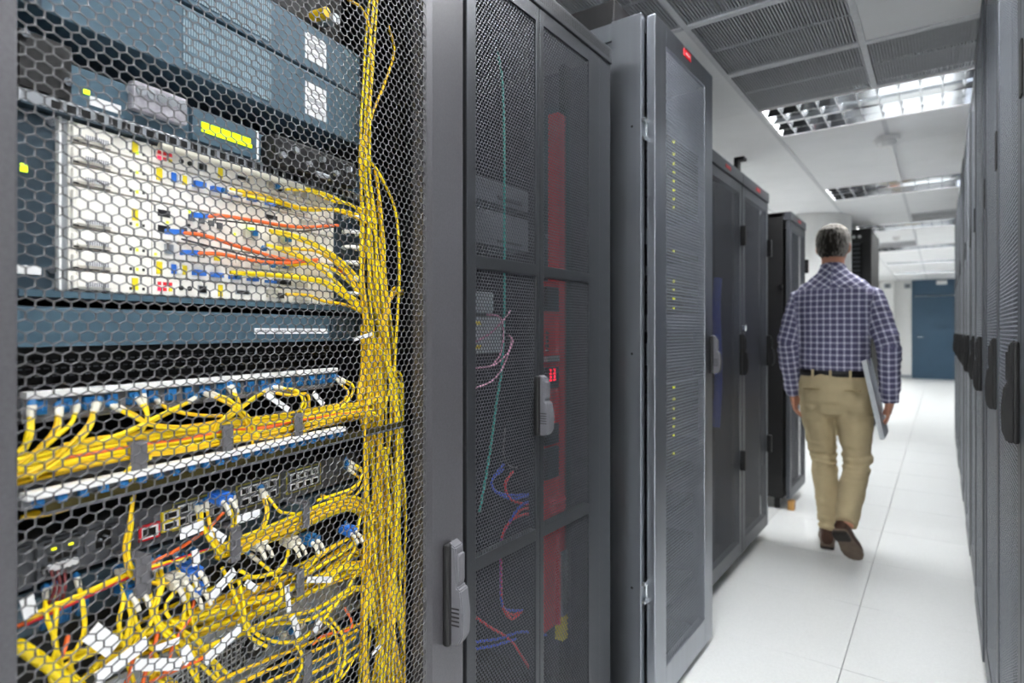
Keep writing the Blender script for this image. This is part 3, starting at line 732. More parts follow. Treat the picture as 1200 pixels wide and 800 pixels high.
# loose ones beside it
cable([(404, -250, .07), (398, -80, .07), (402, -10, .07), (424, 10, .068), (434, 40, .066), (435, 100, .066), (430, 150, .066), (427, 180, .066)], M_YEL2, 'lone yellow cable hanging from the top beside the slate power shelves', None)
cable([(455, 30, .08), (462, 60, .08), (450, 100, .08), (436, 135, .075), (430, 170, .07)], M_YEL2, 'thin yellow cable curving in from the top right of the near rack', None)
cable([(432, 185, .05), (448, 210, .045), (464, 250, .045), (468, 320, .045), (464, 400, .045), (461, 440, .05), (450, 480, .055)], M_YEL, 'single yellow cable bowing out right of the upright bundle', None)
for k in range(3): cable([(438 + 3 * k, 430, .06), (450 + 3 * k, 370 - 6 * k, .055), (462, 345 - 4 * k, .06), (472, 340 + 2 * k, .075)], M_YEL2, 'short yellow cable looping back out of the upright bundle', 'yellow loops right of the upright bundle')
for k in range(4): cable([(444 + 3 * k, 405 + 4 * k, .05), (458, 432 + 6 * k, .05), (470, 440 + 12 * k, .06), (472, 480 + 16 * k, .07), (466, 540 + 20 * k, .06)], M_YEL, 'yellow cable leaving the bundle towards the rack post', 'yellow cables slung right of the bundle')
for k in range(4): cable([(424 + 2 * k, 380, .06), (424 + k, 430 + 8 * k, .06), (419 + 2 * k, 470, .055), (430 + 4 * k, 520, .06)], M_YEL2, 'yellow cable slung along the left side of the upright bundle', 'yellow cables left of the bundle')

# fan of cables leaving the white cards
G2 = 'yellow cables fanning from the white cards'
fan = [((270, 222), (310, 229), (350, 243), (395, 247), (432, 262)), ((275, 226), (320, 236), (360, 246), (400, 246), (436, 258)), ((335, 219), (360, 221), (388, 230), (400, 236), (426, 246)),
       ((335, 221), (365, 225), (392, 236), (415, 242), (438, 270)), ((316, 270), (340, 274), (370, 286), (400, 305), (424, 330)), ((318, 272), (345, 279), (375, 291), (402, 312), (428, 345)),
       ((312, 287), (335, 293), (362, 305), (395, 330), (430, 372)), ((314, 289), (340, 297), (366, 309), (398, 334), (434, 378)), ((320, 291), (350, 292), (375, 296), (402, 316), (428, 350)),
       ((270, 319), (310, 321), (350, 325), (385, 331), (425, 356)), ((275, 321), (320, 323), (355, 327), (390, 336), (428, 362)), ((290, 323), (330, 322), (360, 325), (392, 340), (426, 366)),
       ((335, 345), (360, 346), (380, 353), (404, 357), (430, 368)), ((330, 310), (358, 309), (380, 311), (402, 324), (426, 348)), ((340, 312), (368, 308), (392, 316), (410, 332), (430, 356))]
fan.sort(key=lambda p: p[2][1])
FORD = 'topmost second third fourth fifth sixth seventh eighth ninth tenth eleventh twelfth thirteenth fourteenth lowest'.split()
for k, pl in enumerate(fan):
    cable([(u, v, .078 - .004 * i) for i, (u, v) in enumerate(pl)], (M_YEL, M_YEL2)[k % 4 == 2], f'{FORD[k]} yellow cable of the fan between white cards and upright bundle', G2, boots=(0,) if k % 3 == 0 else ())
for pl, lab in ((((242, 254), (262, 253), (300, 259), (350, 266), (396, 264)), 'orange cable arching across the middle of the white cards'),
                (((213, 273), (240, 276), (280, 289), (330, 303), (370, 308), (410, 322)), 'orange cable sloping down across the middle card rows'),
                (((230, 297), (260, 298), (300, 306), (340, 308), (372, 304)), 'lower orange cable across the white cards')):
    cable([(u, v, .073) for u, v in pl], M_ORG, lab, None, boots=())
    d0 = kp((pl[0][0], pl[0][1], .074)); 
    tg = thing('fibre_plug', 'blue and beige plug at the start of the ' + lab.split(' across')[0], 'plug', d0, fr=K)
    MB().obox(d0 + Vector((0, -.010, 0)), (.003, 0, 0), (0, .011, .001), (0, 0, .0032)).build('housing', M_BLUE2, tg); MB().obox(d0 + Vector((0, .003, -.001)), (.0025, 0, 0), (0, .005, 0), (0, 0, .0026)).build('boot', M_BOOT, tg)
for pl, lab in ((((240, 256), (300, 263), (350, 271), (392, 266)), 'thin dark cable under the arching orange cable'), (((213, 280), (260, 292), (310, 303), (372, 307)), 'thin dark cable under the sloping orange cable')):
    cable([(u, v, .076) for u, v in pl], M_BLACK, lab, None, r=.0012)

# upper fibre panel: short drops into the horizontal bundle
G3 = 'yellow cables hanging from the upper fibre panel'
drops = [((35, 488, .06), (33, 505, .05), (28, 522, .05), (20, 530, .05)), ((38, 488, .06), (36, 510, .048), (30, 525, .05), (22, 528, .05)),
         ((67, 487, .06), (66, 498, .05), (58, 512, .046), (40, 530, .048), (20, 545, .05)), ((70, 489, .06), (68, 505, .05), (56, 520, .05), (40, 535, .05), (22, 552, .05)),
         ((88, 484, .06), (84, 495, .05), (70, 508, .046), (45, 530, .048), (20, 548, .05)), ((109, 482, .06), (104, 496, .05), (88, 515, .045), (60, 540, .048), (30, 556, .05)),
         ((112, 482, .06), (106, 500, .05), (92, 518, .046), (66, 542, .048), (36, 560, .05)),
         ((146, 480, .06), (160, 487, .045), (175, 496, .042), (210, 500, .045), (250, 497, .055)), ((142, 481, .06), (158, 489, .046), (178, 498, .042), (215, 503, .045), (262, 498, .055)),
         ((166, 474, .06), (172, 485, .046), (170, 498, .046), (164, 508, .05)), ((170, 472, .06), (173, 488, .048), (168, 502, .048), (160, 512, .055)),
         ((218, 472, .06), (205, 478, .045), (180, 490, .042), (150, 505, .045), (110, 520, .05), (60, 545, .055)), ((222, 470, .06), (200, 482, .046), (176, 494, .044), (140, 510, .048), (80, 530, .052)),
         ((190, 474, .06), (200, 480, .046), (230, 486, .045), (260, 487, .05)),
         ((255, 463, .06), (268, 468, .045), (280, 478, .042), (294, 492, .045), (302, 512, .05)), ((250, 465, .06), (266, 472, .045), (276, 480, .042), (290, 496, .045), (296, 520, .05)),
         ((272, 460, .06), (278, 470, .045), (270, 482, .042), (258, 494, .045), (250, 508, .05), (255, 522, .052)), ((275, 460, .06), (280, 474, .046), (268, 486, .042), (255, 496, .045), (248, 510, .05)),
         ((312, 458, .06), (300, 464, .045), (285, 474, .042), (262, 490, .045), (254, 505, .05)), ((308, 460, .06), (296, 468, .046), (280, 480, .042), (262, 494, .048)),
         ((330, 455, .06), (348, 458, .045), (355, 470, .042), (350, 482, .048)), ((334, 456, .06), (352, 462, .046), (358, 474, .044), (352, 484, .05)), ((320, 460, .06), (340, 463, .046), (360, 462, .044), (362, 478, .05)),
         ((404, 446, .06), (412, 450, .05), (414, 458, .048), (406, 472, .048), (394, 482, .05), (370, 492, .055)), ((404, 448, .06), (414, 454, .05), (410, 466, .046), (398, 478, .048), (380, 486, .055)),
         ((400, 450, .06), (408, 460, .05), (400, 472, .048), (386, 480, .052))]
ORD = 'first second third fourth fifth sixth seventh eighth ninth tenth eleventh twelfth thirteenth fourteenth fifteenth sixteenth seventeenth eighteenth nineteenth twentieth twenty-first twenty-second twenty-third twenty-fourth twenty-fifth twenty-sixth'.split()
drops.sort(key=lambda p: p[0][0])
for k, pl in enumerate(drops):
    cable(pl, (M_YEL, M_YEL, M_YEL2)[k % 3], f'{ORD[k]} yellow cable from the left hanging off the upper fibre panel', G3, r=.0024, boots=(0,))
# horizontal bundle
G4 = 'yellow cables in the horizontal tray bundle'
for k in range(26):
    o = k / 25; dv = 34 * o; tt = .05 + .012 * (k % 3)
    lft = (18, 536 + dv * .9 + j(3)) if k % 2 else (70 + j(10), 522 + dv * .9)
    pts = [(lft[0], lft[1], tt), (110, 516 + dv * .82 + j(2), tt), (163, 508 + dv * .8 + j(2), tt), (215, 500 + dv * .82 + j(3), tt), (267, 492 + dv * .8 + j(2), tt), (310, 487 + dv * .78 + j(2), tt), (350, 482 + dv * .7 + j(2), tt), (395, 476 + dv * .55 + j(3), tt), (425, 470 + dv * .45 + j(4), tt), (440 + j(8), 462 + dv * .9 - 30 * (k % 3), tt)]
    m_ = M_ORG if k in (11, 12) else ylw()
    cable(pts, m_, 'orange cable inside the yellow horizontal bundle' if m_ is M_ORG else 'yellow patch cable running in the horizontal bundle under the upper fibre panel', 'orange cables in the tray bundle' if m_ is M_ORG else G4, r=.0026, seg=4)
for k in range(5): cable([(160 + 4 * k, 535, .045), (154 + 3 * k, 545, .042), (146 + 5 * k, 556, .045), (138 + 5 * k, 566, .05)], M_YEL, 'yellow cable bending down beside the first grey strap', 'yellow cables bending down at the first strap', r=.003)
for k in range(5): cable([(24 + 4 * k, 606 - 1.5 * k, .065), (54 + 4 * k, 602 - 2 * k, .06), (90 + 5 * k, 592 - 2 * k, .06), (122 + 3 * k, 580, .065)], M_YEL2, 'yellow cable glimpsed beneath the glossy tray', 'yellow cables beneath the tray')

# switch cables
G5 = 'yellow cables looping in front of the grey switch'
sw = [((157, 580, .05), (152, 610, .045), (146, 640, .045), (150, 668, .045), (160, 678, .05), (200, 684, .055), (235, 675, .055)), ((155, 582, .05), (154, 615, .046), (150, 645, .046), (153, 662, .046), (161, 672, .05)),
      ((236, 600, .06), (237, 612, .046), (244, 630, .044), (256, 646, .045), (262, 650, .05)), ((243, 598, .06), (246, 615, .046), (254, 635, .044), (262, 650, .05)), ((232, 602, .06), (234, 612, .05), (242, 622, .046), (252, 640, .045)),
      ((268, 592, .06), (272, 605, .046), (271, 625, .044), (266, 645, .048)), ((276, 590, .06), (278, 605, .046), (275, 625, .044), (270, 645, .05)),
      ((312, 580, .06), (322, 592, .046), (330, 600, .045), (345, 602, .05)), ((308, 582, .06), (312, 600, .046), (306, 618, .045), (296, 630, .05)), ((310, 582, .06), (314, 602, .047), (308, 620, .046), (300, 628, .05)),
      ((415, 544, .06), (424, 550, .05), (422, 562, .046), (412, 572, .046), (390, 580, .05), (372, 586, .052)), ((414, 554, .06), (422, 562, .05), (414, 574, .048), (392, 584, .05), (376, 580, .054)), ((415, 548, .06), (428, 556, .05), (424, 570, .046), (416, 582, .05))]
sw.sort(key=lambda p: p[0][0])
for k, pl in enumerate(sw): cable(pl, (M_YEL, M_YEL2)[k % 3 == 1], f'{ORD[k]} yellow loop from the left in front of the dark grey switch', G5, r=.0024, boots=(0,) if pl[0][2] == .06 else ())
for k in range(12):
    dv = 2.4 * k; tt = .05 + .01 * (k % 3)
    cable([(258 + j(8), 640 + dv * .6, tt), (276, 632 + dv * .7, tt), (310, 618 + dv * .7 + j(3), tt), (345, 604 + dv * .7 + j(3), tt), (380, 590 + dv * .6, tt), (412, 582 + dv * .6, tt), (436 + j(8), 590 + dv, tt)], ylw(), 'yellow patch cable in the short bundle sloping up from the grey switch', 'yellow cables sloping up from the switch', seg=4)
cable([(20, 734, .06), (80, 705, .058), (140, 676, .056), (200, 648, .055), (240, 622, .055), (262, 600, .06)], M_ORG, 'long orange cable rising diagonally across the grey switch', None, r=.0022)
for k in range(3): cable([(28, 724 + 4 * k, .058), (90, 698 + 3 * k, .056), (150, 672 + 2 * k, .054), (200, 658, .054), (250, 642, .055)], (M_YEL, M_YEL2, M_REDC)[k], ('yellow cable running beside the long orange diagonal cable', 'deeper yellow cable just under the long orange diagonal cable', 'dark red cable low along the diagonal orange cable')[k], None, r=.0022)
for k in range(3): cable([(60 + 8 * k, 668, .07), (64 + 6 * k, 690, .06), (54 + 8 * k, 712, .062)], mat('dark_red_wire', '5e1216', .5), 'dark red wire hanging below the power module of the grey switch', 'dark red power wires', r=.0018)

# tangle of yellow below
G6 = 'yellow cables in the lower tangle'
for k in range(21):
    # strands rise from the lower left to the upright bundle in loose parallel sheaves
    sh = 2 if k in (7, 15) else k % 2; tt = .05 + .03 * R.random()
    u0, v0 = ((120, 770), (190, 735), (235, 770))[sh]; u0 += j(34); v0 += j(16)
    u1, v1 = ((424, 668), (424, 640), (424, 690))[sh]; u1 += j(10); v1 += j(14)
    um, vm = (u0 + u1) / 2, (v0 + v1) / 2
    pts = [(u0 - 30, v0 + 14 + j(8), tt), (u0, v0, tt), (u0 * .6 + u1 * .4, v0 * .6 + v1 * .4 + j(7), tt + j(.006)), (u0 * .3 + u1 * .7, v0 * .3 + v1 * .7 + 6 + j(6), tt), (u1, v1, tt), (u1 + 16 + j(8), v1 + 40 + 30 * R.random(), tt + .01)]
    cable(pts, ylw(), 'yellow patch cable in the tangle below the slate fibre switch', G6, r=.003, seg=4)
for k in range(6):
    v0 = 800 + 8 * k
    cable([(250 + 14 * k, v0, .06), (300 + 12 * k, v0 - 22, .055), (360 + 8 * k, v0 - 44 + j(4), .055), (420 + j(6), v0 - 70, .06)], ylw(), 'yellow patch cable below the chrome lip at the bottom of the near rack', 'yellow cables below the chrome lip', r=.0027)
for k in range(14):
    u0 = (52, 64, 94, 138, 144, 150, 157, 164, 172, 180, 188, 208, 216, 228)[k] + j(2); v0 = 700 - .25 * (u0 - 60) + j(4)
    cable([(u0, v0, .07), (u0 + 3 + j(3), v0 + 22, .05), (u0 + j(16), v0 + 55, .045), (u0 + 20 + j(30), v0 + 95, .05), (u0 + 40 + j(40), v0 + 130, .06)], ylw(), f'{ORD[k]} yellow cable from the left dropping off the slate fibre switch', 'yellow drops of the fibre switch', r=.0025, boots=(0,))
for pl in (((338, 640, .06), (336, 655, .045), (325, 668, .044), (300, 676, .045), (280, 668, .05)), ((300, 655, .06), (320, 672, .045), (330, 690, .044), (326, 705, .046), (300, 715, .05)), ((280, 680, .05), (285, 705, .044), (290, 730, .044), (310, 748, .046), (340, 752, .05), (365, 740, .055), (400, 700, .055), (425, 660, .055)),
           ((260, 665, .05), (272, 690, .044), (283, 720, .042), (292, 745, .044), (312, 757, .046)), ((425, 585, .06), (420, 615, .05), (410, 640, .048), (380, 660, .05), (352, 676, .05)), ((372, 640, .06), (370, 655, .05), (358, 668, .046), (340, 680, .05)), ((410, 622, .06), (416, 640, .05), (400, 665, .048), (376, 690, .05)),
           ((376, 725, .05), (392, 740, .046), (398, 765, .046), (394, 790, .05), (388, 815, .05)), ((385, 722, .05), (402, 745, .046), (404, 770, .046), (398, 795, .05)), ((345, 752, .05), (354, 768, .046), (352, 785, .046), (344, 800, .05))):
    cable(pl, M_YEL, 'bright yellow cable looping in front of the lower tangle, ' + ('high on its right' if pl[0][1] < 700 and pl[0][0] > 320 else 'over its middle' if pl[0][1] < 700 else 'low beside the upright bundle'), 'bright yellow loops in the lower tangle', r=.0027, boots=(0,) if pl[0][2] == .06 else ())
for pl, lab in ((((185, 718, .055), (184, 745, .048), (174, 775, .048), (165, 810, .05)), 'orange cable hanging through the tangle left of the big white label'), (((228, 702, .05), (222, 725, .046), (206, 750, .046), (192, 790, .05)), 'orange cable hanging from a blue plug in the lower tangle'), (((165, 742, .05), (158, 760, .046), (152, 790, .048), (140, 815, .05)), 'orange cable behind the crossed white labels'), (((80, 745, .06), (74, 765, .05), (60, 790, .05)), 'orange cable at the lower left of the near rack'), (((404, 712, .05), (412, 728, .048), (408, 738, .05), (380, 744, .055), (366, 755, .055)), 'orange cable curling beside the upright bundle foot'), (((150, 815, .05), (190, 792, .05), (240, 770, .052)), 'orange cable along the bottom edge of the near rack')):
    cable(pl, M_ORG, lab, None, r=.0024)
cable([(20, 755, .03), (40, 768, .03), (62, 784, .03), (90, 806, .03)], M_YEL, 'thick bright yellow cable at the bottom left close to the mesh', None, r=.0062, n=8)

# duplex plugs seen singly
for u_, v_, lab in ((362, 631, 'large blue duplex plug right of the tangle'), (408, 621, 'blue duplex plug close to the upright bundle'), (258, 583, 'bright blue plug among the beige ones on the grey switch'), (226, 690, 'upright blue plug with an orange cable below the slate switch'), (222, 668, 'small blue plug just under the upright white tag'),
                    (300, 636, 'beige duplex plug in the short bundle gap'), (340, 634, 'beige duplex plug beside the large blue one'), (205, 680, 'pale plug right of the long strap'), (152, 690, 'blue plug at the left group of the slate fibre switch')):
    c = kp((u_, v_, .058)); tg = thing('duplex_plug', lab, 'plug', c, 'duplex plugs of the lower switches', K); mm = M_BOOT if lab.startswith(('beige', 'pale')) else M_BLUE2 if 'bright' in lab or 'upright' in lab else M_BLUE
    for sg in (-1, 1):
        MB().obox(c + Vector((0, sg * .0055, 0)), (.012, 0, -.003), (0, .0045, 0), (.001, 0, .0055)).build('housing', mm, tg)
        MB().tube([c + Vector((.010, sg * .0055, -.002)), c + Vector((.020, sg * .006, -.008)), c + Vector((.026, sg * .006, -.018))], [.0034, .003, .0026], 6).build('boot', M_BOOT, tg)
    MB().obox(c + Vector((.002, 0, .0065)), (.006, 0, 0), (0, .008, 0), (0, 0, .0012)).build('clip', mm, tg)

# white cable flags
def flag(u0, v0, u1, v1, w_, t, label):
    a, b = kp((u0, v0, t)), kp((u1, v1, t)); d = (b - a); c = (a + b) / 2; n_ = Vector((0, -d.z, d.y)).normalized()
    o = MB().obox(c, (.0008, 0, 0), d / 2, n_ * w_ / 2); 
    tag(o.build('cable_flag', M_WHITE, None, K), label, 'cable label', 'white cable flags')
flag(311, 461, 338, 480, .008, .040, 'white paper flag slanting over the upper yellow bundle')
flag(367, 460, 379, 474, .008, .044, 'beige white flag by the orange end of the upper bundle')
flag(211, 626, 238, 615, .013, .042, 'white paper flag on the grey switch by the blue plugs')
flag(278, 609, 304, 601, .011, .042, 'white paper flag at the right ports of the grey switch')
flag(229, 644, 230, 662, .0095, .04, 'small upright white tag below the grey switch')
flag(247, 622, 263, 632, .010, .043, 'folded white tag between the cable loops of the switch')
flag(243, 704, 275, 668, .012, .038, 'long white flag slanting upwards in the middle of the tangle')
flag(106, 740, 134, 760, .020, .036, 'wide white flag tilted down at the left of the tangle')
flag(112, 796, 172, 752, .0145, .034, 'long white flag slanting up to the right at the bottom left')
flag(157, 779, 212, 778, .013, .036, 'level white flag near the bottom left')
flag(215, 758, 222, 775, .012, .036, 'small white flag hanging in the lower tangle')
flag(182, 760, 210, 750, .007, .042, 'narrow white flag above the level flag')
flag(240, 775, 282, 735, .0125, .036, 'long white flag before the perforated grey switch')
flag(288, 682, 300, 690, .009, .042, 'small white flag at the top of the tangle')
flag(336, 686, 339, 716, .008, .040, 'curved white flag at the right of the tangle')
flag(343, 722, 350, 745, .010, .040, 'white flag in front of the chrome lip')
flag(360, 679, 388, 679, .009, .042, 'level white flag right of the lower strap')
flag(368, 740, 376, 728, .012, .042, 'white flag low beside the upright bundle')
flag(414, 398, 436, 391, .006, .040, 'pale tie tag on the upright yellow bundle')
flag(436, 766, 446, 756, .007, .040, 'pale tag at the foot of the upright bundle')
flag(31, 700, 36, 722, .012, .05, 'white tag at the left end of the slate fibre switch')

# ---------------------------------------------------------------- second rack: dark, double perforated doors
X2 = -.82; y20, y21 = .985, Y(716, X2)
r2 = thing('server_rack', 'dark grey rack with double perforated doors and red power strip inside', 'server rack', (X2 - .45, (y20 + y21) / 2, 0))
shell(r2, X2, y20, y21, 2.06, .9, 1, M_PAINT2)
q = MB().cbox(X2 - .03, X2 + .004, y20, y21, 2.015, 2.06, .002)
top2 = q.build('top_rail', M_PAINT2, r2)
s0 = None
for k in range(50):
    yy = y20 + .2 + k * .0092
    if s0 is None: s0 = MB().box(X2 + .004, X2 + .0045, yy, yy + .004, 2.028, 2.052).build('vent_slot', M_PORT, top2); sy0 = yy
    else: t = s0.copy(); COL.objects.link(t); t.location.y = yy - sy0
MB().cbox(X2 - .03, X2 - .002, Y(703, X2), y21, .03, 2.02, .002).build('side_frame', M_PAINT2, r2)
MB().cbox(X2 - .03, X2 + .002, y20, y21, .03, .07, .002).build('bottom_rail', M_PAINT2, r2)
ya, yb, yc, yd, ye, yf = Y(547, X2), Y(558, X2), Y(628, X2), Y(632.5, X2), Y(637.5, X2), Y(690, X2)
zu0, zu1, zl0, zl1 = 1.338, 1.366, .678, .707
for k, (a0, m0, m1, a1) in enumerate(((ya, yb, yc, yd - .001), (yd + .001, ye, yf, Y(703, X2) - .001))):
    q = MB()
    q.cbox(X2 - .022, X2, a0, m0, .075, 2.012, .002); q.cbox(X2 - .022, X2, m1, a1, .075, 2.012, .002)
    for z0, z1 in ((.075, .13), (zl0, zl1), (zu0, zu1), (1.975, 2.012)): q.cbox(X2 - .022, X2, m0 - .001, m1 + .001, z0, z1, .001)
    d2 = q.build('door', M_PAINT2, r2)
    for z0, z1 in ((.13, zl0), (zl1, zu0), (zu1, 1.975)): perforated('mesh_panel', M_MESH2, d2, X2 - .004, m0 - .004, m1 + .004, z0 - .004, z1 + .004, .0098, .0074, .80, .0010)
    if k == 0:
        zh0, zh1 = Z(628, 511, X2 + .01), Z(628, 439, X2 + .01)
        swing_handle(d2, X2, (yc + yd) / 2 - .004, zh0, zh1, 1, .034)
# contents of the second rack
XI = X2 - .13
def w2(p, dx=0): return hit(W, p[0], p[1], X2 - p[2])
def cable2(pts, m, label, r=.0028, group=None):
    o = MB().tube(spline([w2(p) for p in pts], 6), r, 6).build('patch_cable', m, None, normals=False); return tag(o, label, 'cable', group)
ps = thing('power_strip', 'tall red power strip with black outlets behind the right mesh door', 'power strip', (XI, Y(650, XI), .55))
zA, zB = Z(650, 128, XI), Z(650, 760, XI)
MB().cbox(XI - .04, XI, Y(655, XI), Y(664, XI), max(.3, zB), zA, .003).build('flange', M_RED, ps)
MB().box(XI - .03, XI - .012, Y(637, XI), Y(656, XI), max(.3, zB), Z(650, 330, XI)).build('body', M_RED, ps)
for v0, v1 in ((336, 365), (430, 455), (497, 520), (524, 560)): MB().cbox(XI - .012, XI + .004, Y(640, XI), Y(654, XI), Z(648, v1, XI), Z(648, v0, XI), .002).build('outlet_block', M_PORT, ps)
for k in range(2):
    for jx in range(4): MB().box(XI - .004, XI + .0055, Y(642 + 4.6 * (k + .4), XI) - .004, Y(642 + 4.6 * (k + .4), XI) + .004, Z(648, 433 + 4 * jx, XI) - .003, Z(648, 433 + 4 * jx, XI) + .003).build('display_digit', M_LEDR, ps)
MB().box(XI - .012, XI + .002, Y(641, XI), Y(655, XI), Z(648, 424, XI), Z(648, 417, XI)).build('rating_plate', M_SILVER, ps)
for k in range(5): MB().cyl((XI - .012, Y(644, XI), Z(648, 390 + 5 * k, XI)), (XI - .006, Y(644, XI), Z(648, 390 + 5 * k, XI)), .005, 8).build('outlet_pin', M_PORT, ps)
MB().box(XI - .02, XI + .006, Y(657, XI), Y(663, XI), Z(660, 720, XI), Z(660, 645, XI)).build('grey_sleeve', M_SILVER, ps)
MB().box(XI - .02, XI + .0065, Y(657, XI), Y(663, XI), Z(660, 748, XI), Z(660, 720, XI)).build('yellow_sleeve', M_YLABEL, ps)
for k in range(3):
    zz = Z(650, 582 + 10 * k, XI); p = thing('power_plug', f"red power plug in the strip, {['top', 'middle', 'bottom'][k]} of three", 'plug', (XI + .02, Y(645, XI), zz), 'red power plugs')
    MB().cbox(XI + .004, XI + .034, Y(641, XI), Y(652, XI), zz - .007, zz + .007, .003).build('housing', M_REDC, p); MB().cyl((XI + .03, Y(641, XI), zz), (XI + .03, Y(636, XI), zz), .004, 8).build('boot', M_REDC, p)
a = thing('media_converter', 'small silver stacked device with yellow tags behind the left mesh door', 'network device', (XI - .05, Y(572, XI), Z(575, 413, XI)))
z0, z1 = Z(575, 413, XI), Z(575, 342, XI)
MB().cbox(XI - .15, XI, Y(545, XI), Y(588, XI), z0, z0 + (z1 - z0) * .58, .003).build('lower_body', M_SILVER, a)
MB().cbox(XI - .15, XI - .01, Y(545, XI), Y(582, XI), z0 + (z1 - z0) * .66, z1, .003).build('upper_body', M_SILVER, a)
MB().box(XI - .15, XI - .02, Y(545, XI), Y(584, XI), z0 + (z1 - z0) * .58, z0 + (z1 - z0) * .66).build('spacer', M_PORT, a)
for k in range(2): MB().box(XI, XI + .002, Y(557, XI), Y(563, XI), z0 + .012 + .06 * k, z0 + .02 + .06 * k).build('tag', M_YLABEL, a)
for pl in (((558, 400, .10), (575, 390, .09), (590, 375, .085), (598, 364, .09)), ((558, 431, .10), (580, 427, .09), (596, 412, .085), (601, 400, .09), (596, 392, .1)), ((556, 455, .10), (578, 445, .09), (592, 425, .085), (598, 405, .09), (600, 396, .1)), ((570, 368, .12), (586, 372, .09), (590, 392, .085), (586, 415, .09), (575, 430, .1))):
    cable2(pl, M_PINK, 'pink and white patch cable looping from the silver device', .0022, 'pink cables in the second rack')
cable2(((583, 60, .12), (589, 100, .12), (591, 180, .12), (591, 260, .12), (591, 360, .12), (588, 430, .12), (582, 470, .12), (574, 530, .12), (562, 600, .12)), M_TEAL, 'teal cable hanging down behind the left mesh door', .0035)
for k in range(2): cable2(((630, 578, .1), (600, 580 + 4 * k, .09), (580, 575, .09), (577, 562, .09), (590, 550 - 6 * k, .1)), M_BLUEC, 'blue power cord looping above the lower crossbar', .0035, 'blue power cords')
for k in range(3): cable2(((634, 602 - 8 * k, .1), (612, 603 - 6 * k, .09), (597, 612, .09), (588, 632, .09), (587, 680, .09), (589, 710, .09), (600, 725 - 5 * k, .1), (612, 715, .1)), (M_REDC, M_REDC, M_BLUEC)[k], ('red power cord turning down behind the left mesh door', 'second red power cord beside the first behind the left mesh door', 'blue power cord beside the red ones behind the left mesh door')[k], .0036)
cable2(((601, 552, .1), (592, 568, .09), (600, 586, .09), (628, 592, .1)), M_REDC, 'short red cord curling above the bundle of cords', .0035)
cable2(((556, 752, .1), (585, 748, .09), (612, 740, .09), (640, 744, .1)), M_BLUEC, 'blue cord low behind the left mesh door', .0035); cable2(((556, 760, .1), (580, 756, .09), (605, 748, .09)), M_BLUEC, 'lowest blue cord behind the left mesh door', .0035)
cable2(((556, 722, .1), (575, 735, .09), (600, 752, .09), (625, 790, .1)), M_REDC, 'red cord slanting down low in the second rack', .0033)
cable2(((592, 500, .11), (590, 530, .1), (596, 545, .1), (606, 548, .1)), M_STRAP, 'thin grey cable curving down left of the door handle', .002)
for k in range(3): cable2(((672 + 4 * k, 330, .14), (680 + 2 * k, 360, .13), (682, 440, .13), (684, 560, .13), (678 + 3 * k, 640, .13), (676, 760, .13)), (M_STRAP, M_BLUEC, M_STRAP)[k], ('grey cord hanging right of the red power strip', 'blue cord hanging right of the red power strip', 'second grey cord hanging right of the red power strip')[k], .003)
for k, (v0, v1) in enumerate(((215, 240), (250, 290))):
    a = thing('rack_module', f"{['upper', 'lower'][k]} dark module in the top bay of the second rack", 'rack unit', (XI - .2, 1.2, Z(600, v1, XI)))
    MB().cbox(XI - .4, XI - .02, y20 + .08, Y(626, XI), Z(600, v1, XI), Z(600, v0, XI), .003).build('body', M_GREYBOX, a); MB().box(XI - .02, XI - .018, Y(590, XI), Y(618, XI), Z(600, v1, XI) + .01, Z(600, v1, XI) + .02).build('vent_strip', M_PORT, a)

# ---------------------------------------------------------------- third rack: silver, standing proud of the row
X3 = -.715; y30, y31 = 1.722, 2.325; H3 = 2.18
r3 = thing('server_rack', 'tall brushed silver rack standing proud of the row with red emblem', 'server rack', (X3 - .5, (y30 + y31) / 2, 0))
xb3 = X3 - .034
MB().cbox(xb3 - .10, xb3, y30, y30 + .03, .03, H3, .002).build('front_post', M_STEEL, r3)
MB().cbox(xb3 - .10, xb3, y31 - .03, y31, .03, H3, .002).build('front_post', M_STEEL, r3)
MB().cbox(xb3 - .95, xb3 - .1, y30 + .008, y30 + .024, .03, H3 - .06, .002).build('side_panel', M_STEEL, r3)
MB().cbox(xb3 - .95, xb3 - .1, y31 - .024, y31 - .008, .03, H3 - .06, .002).build('side_panel', M_STEEL, r3)
MB().cbox(xb3 - .98, xb3 - .0, y30 + .03, y31 - .03, H3 - .05, H3 - .004, .002).build('roof', M_STEEL, r3)
for ya_ in (y30, y31 - .03): MB().cbox(xb3 - .98, xb3 - .1, ya_, ya_ + .03, H3 - .06, H3 - .004, .002).build('roof_beam', M_STEEL, r3)
MB().box(xb3 - .96, xb3 - .94, y30, y31, .03, H3 - .06).build('back_panel', M_SOOT, r3)
MB().box(xb3 - .95, xb3 - .02, y30 + .03, y31 - .03, .03, .06).build('bottom', M_SOOT, r3)
for ya_ in (y30 + .06, y31 - .06):
    for xx in (xb3 - .06, xb3 - .88): MB().cyl((xx, ya_, 0), (xx, ya_, .031), .02, 12).build('foot', M_BLACK, r3)
yd0, yd1 = Y(768, X3), Y(835, X3)
mz0, mz1, my0, my1 = Z(783, 778, X3), Z(783, 57, X3), Y(781, X3), Y(826, X3)
q = MB(); frame_rect(q, X3 - .028, X3, yd0, yd1, .028, H3, my0 - yd0, yd1 - my1, mz0 - .028, H3 - mz1, .003)
d3 = q.build('door', M_STEEL, r3)
perforated('mesh_panel', M_MESH3, d3, X3 - .003, my0 - .005, my1 + .005, mz0 - .005, mz1 + .005, .0135, .0105, .80, .0010)
MB().cbox(X3, X3 + .0025, Y(801, X3), Y(809, X3), Z(805, 69, X3), Z(805, 60, X3), .001).build('red_emblem', M_EMB, d3)
